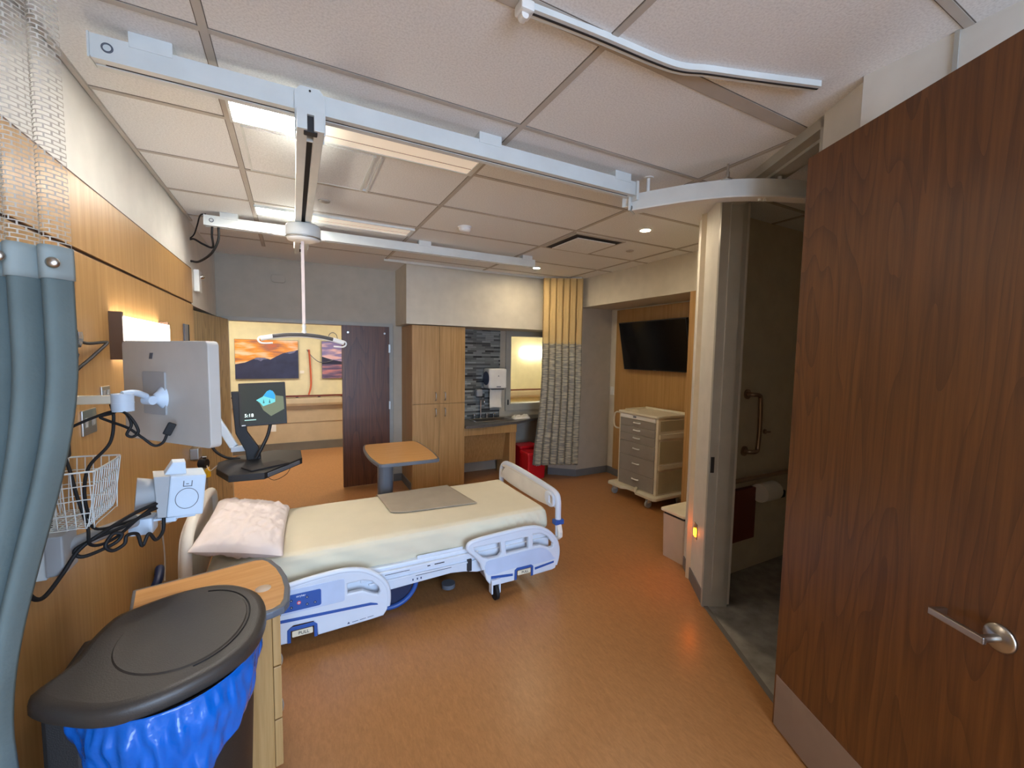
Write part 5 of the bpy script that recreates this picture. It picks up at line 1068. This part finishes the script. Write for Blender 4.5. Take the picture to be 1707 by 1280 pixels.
mb = MB(); mb.prism(ridge, 0, .0012, XZ(CY-.0315)); mb.build('mountain_print', P('mountain', '#2b3050', .5, noise_amt=.25, nscale=6), pr_)
for pts_ in ([(-.56, 1.625), (-.52, 1.635), (-.42, 1.63), (-.37, 1.61), (-.44, 1.60), (-.48, 1.57), (-.52, 1.595), (-.57, 1.60)], [(-.12, 1.715), (.02, 1.75), (.06, 1.765), (.02, 1.72), (-.05, 1.70)]):
    mb = MB(); mb.prism(pts_, 0, .0016, XZ(CY-.0315)); mb.build('snow_print', P('snow', '#717291', .5, noise_amt=.3, nscale=30), pr_)
t = thing('painting', 'pink and violet lake photograph half hidden by the dark door leaf', 'picture', (.9, CY-.02, 1.285))
mb = MB(); mb.box((.455, CY-.03, 1.27), (1.36, CY, 1.935), .002); mb.build('canvas', M['corr_base'], t)
mb = MB(); mb.box((.46, CY-.0315, 1.275), (1.355, CY-.03, 1.93)); pr_ = mb.build('sky_print', art_mat('violet_sky', [(.3, '#5b5f9c'), (.7, '#d9a0b0'), (.5, '#8f82b4'), (.58, '#e8c0c0')], 6, (1.2, 2, 7)), t)
mb = MB(); mb.prism([(.46, 1.275), (1.355, 1.275), (1.355, 1.53), (.46, 1.53)], 0, .001, XZ(CY-.0315)); mb.build('lake_print', art_mat('lake', [(.35, '#3f3a60'), (.65, '#d98c86'), (.5, '#7d6480')], 0, (1.5, 2, 12)), pr_)
mb = MB(); mb.prism([(.46, 1.52), (1.355, 1.52), (1.355, 1.60), (1.0, 1.62), (.8, 1.57), (.6, 1.61), (.46, 1.66)], 0, .0014, XZ(CY-.0315)); mb.build('shore_print', P('shore', '#2c2d48', .5), pr_)
mb = MB(); mb.box((.10, CY-.006, 1.36), (.17, CY, 1.41), .001); tag(mb.build('caption_card', M['paper']), 'small white card beside the sunset picture', 'card')
t = thing('handrail', 'tan bumper handrail along the corridor wall', 'handrail', (1, CY-.05, .78))
mb = MB(); mb.prism([(0, .79), (-.07, .80), (-.085, .84), (-.085, .92), (-.06, .945), (0, .945)], -4, 7, frame((0, CY, 0), (0, 1, 0), (0, 0, 1)), 0); mb.build('rail_cover', M['handrail'], t)
mb = MB(); mb.box((-4, CY-.09, .955), (7, CY-.07, .985), .004); lab(mb.build('rail_cap', M['maroon'], t), 'thin reddish top strip')
for x in (.05, .40, .78): mb = MB(); mb.box((x-.02, CY-.08, .94), (x+.02, CY, .96), .002); mb.build('rail_bracket', M['grey_edge'], t)
cable('red cord hanging down the corridor wall to the handrail', [(.25, CY-.02, 1.78), (.262, CY-.02, 1.60), (.275, CY-.02, 1.3), (.27, CY-.03, 1.12), (.235, CY-.08, .99)], .014, 'orange_cable')
cable('thin pale cord looping across the corridor wall beside the red cord', [(.22, CY-.02, 1.78), (.28, CY-.02, 1.68), (.40, CY-.04, 1.57), (.52, CY-.05, 1.56), (.64, CY-.05, 1.60)], .006, 'grey_edge')
cable('thin grey cord arching over the pink lake picture', [(.56, CY-.05, 1.95), (.58, CY-.05, 2.05), (.64, CY-.05, 2.09), (.70, CY-.05, 2.05), (.72, CY-.05, 1.95)], .006, 'grey_edge')
mb = MB(); mb.box((-.36, CY-.008, .36), (-.28, CY-.001, .48), .002); tag(mb.build('outlet_plate', M['white_plastic']), 'white outlet plate low on the corridor wall behind the screen', 'outlet')
t = thing('wall_lamp', 'lit lamp on the corridor wall seen through the sink window', 'wall lamp', (4.8, CY-.05, 1.66))
mb = MB(); mb.box((4.53, CY-.08, 1.70), (5.22, CY-.001, 1.88), .004); lab(mb.build('lens', M['corr_lamp'], t), 'glowing white lens')
mb = MB(); mb.box((5.22, CY-.08, 1.64), (5.24, CY, 1.92), .002); mb.build('end_cap', M['brass'], t)
t = thing('door_4', 'pale door outline on the corridor wall seen through the sink window', 'door', (4.6, CY-.01, 0)); t['kind'] = 'structure'
mb = MB(); [mb.box(*b, .002) for b in (((3.98, CY-.02, .1), (4.05, CY, 2.3)), ((5.05, CY-.02, .1), (5.12, CY, 2.3)), ((3.98, CY-.02, 2.24), (5.12, CY, 2.3)))]; mb.build('casing', M['corr_paint'], t)
mb = MB(); mb.box((4.05, CY-.008, .1), (5.05, CY-.002, 2.24), .001); mb.build('door_slab', M['corr_paint'], t)

# ================================================================== LIGHTS
def ceiling_fixture(label, x, y, z, sx, sy, m):
    t = thing('ceiling_light', label, 'light', (x, y, z))
    mb = MB(); [mb.box(*b, .002) for b in (((x-sx/2-.03, y-sy/2-.03, z-.02), (x+sx/2+.03, y-sy/2, z)), ((x-sx/2-.03, y+sy/2, z-.02), (x+sx/2+.03, y+sy/2+.03, z)), ((x-sx/2-.03, y-sy/2, z-.02), (x-sx/2, y+sy/2, z)), ((x+sx/2, y-sy/2, z-.02), (x+sx/2+.03, y+sy/2, z)))]; mb.build('frame', M['rail_white'], t)
    mb = MB(); mb.box((x-sx/2, y-sy/2, z-.014), (x+sx/2, y+sy/2, z-.002)); mb.build('lens', m, t)
ceiling_fixture('corridor ceiling light left of the double doorway', -.9, 7.0, 2.62, 1.2, .6, M['corr_lamp'])
ceiling_fixture('corridor ceiling light right of the double doorway', 1.6, 7.0, 2.62, 1.2, .6, M['corr_lamp'])
ceiling_fixture('corridor ceiling light outside the sink window', 4.3, 7.0, 2.62, 1.2, .6, M['corr_lamp'])
ceiling_fixture('unseen cool fill light added on the ceiling behind the viewer', .5, -1.3, H, 1.2, .6, M['cool'])  # unseen fixture added to throw cool fill from behind the camera
pl_ = bpy.data.lights.new('added_window_portal', 'AREA'); pl_.shape = 'RECTANGLE'; pl_.size = 2.3; pl_.size_y = 2.43; pl_.cycles.is_portal = True  # portal guiding sky light through the added rear window
po = bpy.data.objects.new('added_window_portal', pl_); COL.objects.link(po); po.location = (.6, -2.62, 1.335); po.rotation_euler = (R(90), 0, 0)
wd = bpy.data.worlds.new('world'); SC.world = wd; wd.use_nodes = True
wd.node_tree.nodes['Background'].inputs[0].default_value = (.50, .70, 1, 1); wd.node_tree.nodes['Background'].inputs[1].default_value = 6.5
SC.view_settings.view_transform = 'Standard'; SC.view_settings.look = 'None'; SC.view_settings.gamma = 1; SC.view_settings.use_curve_mapping = False
SC.view_settings.exposure = 1.3
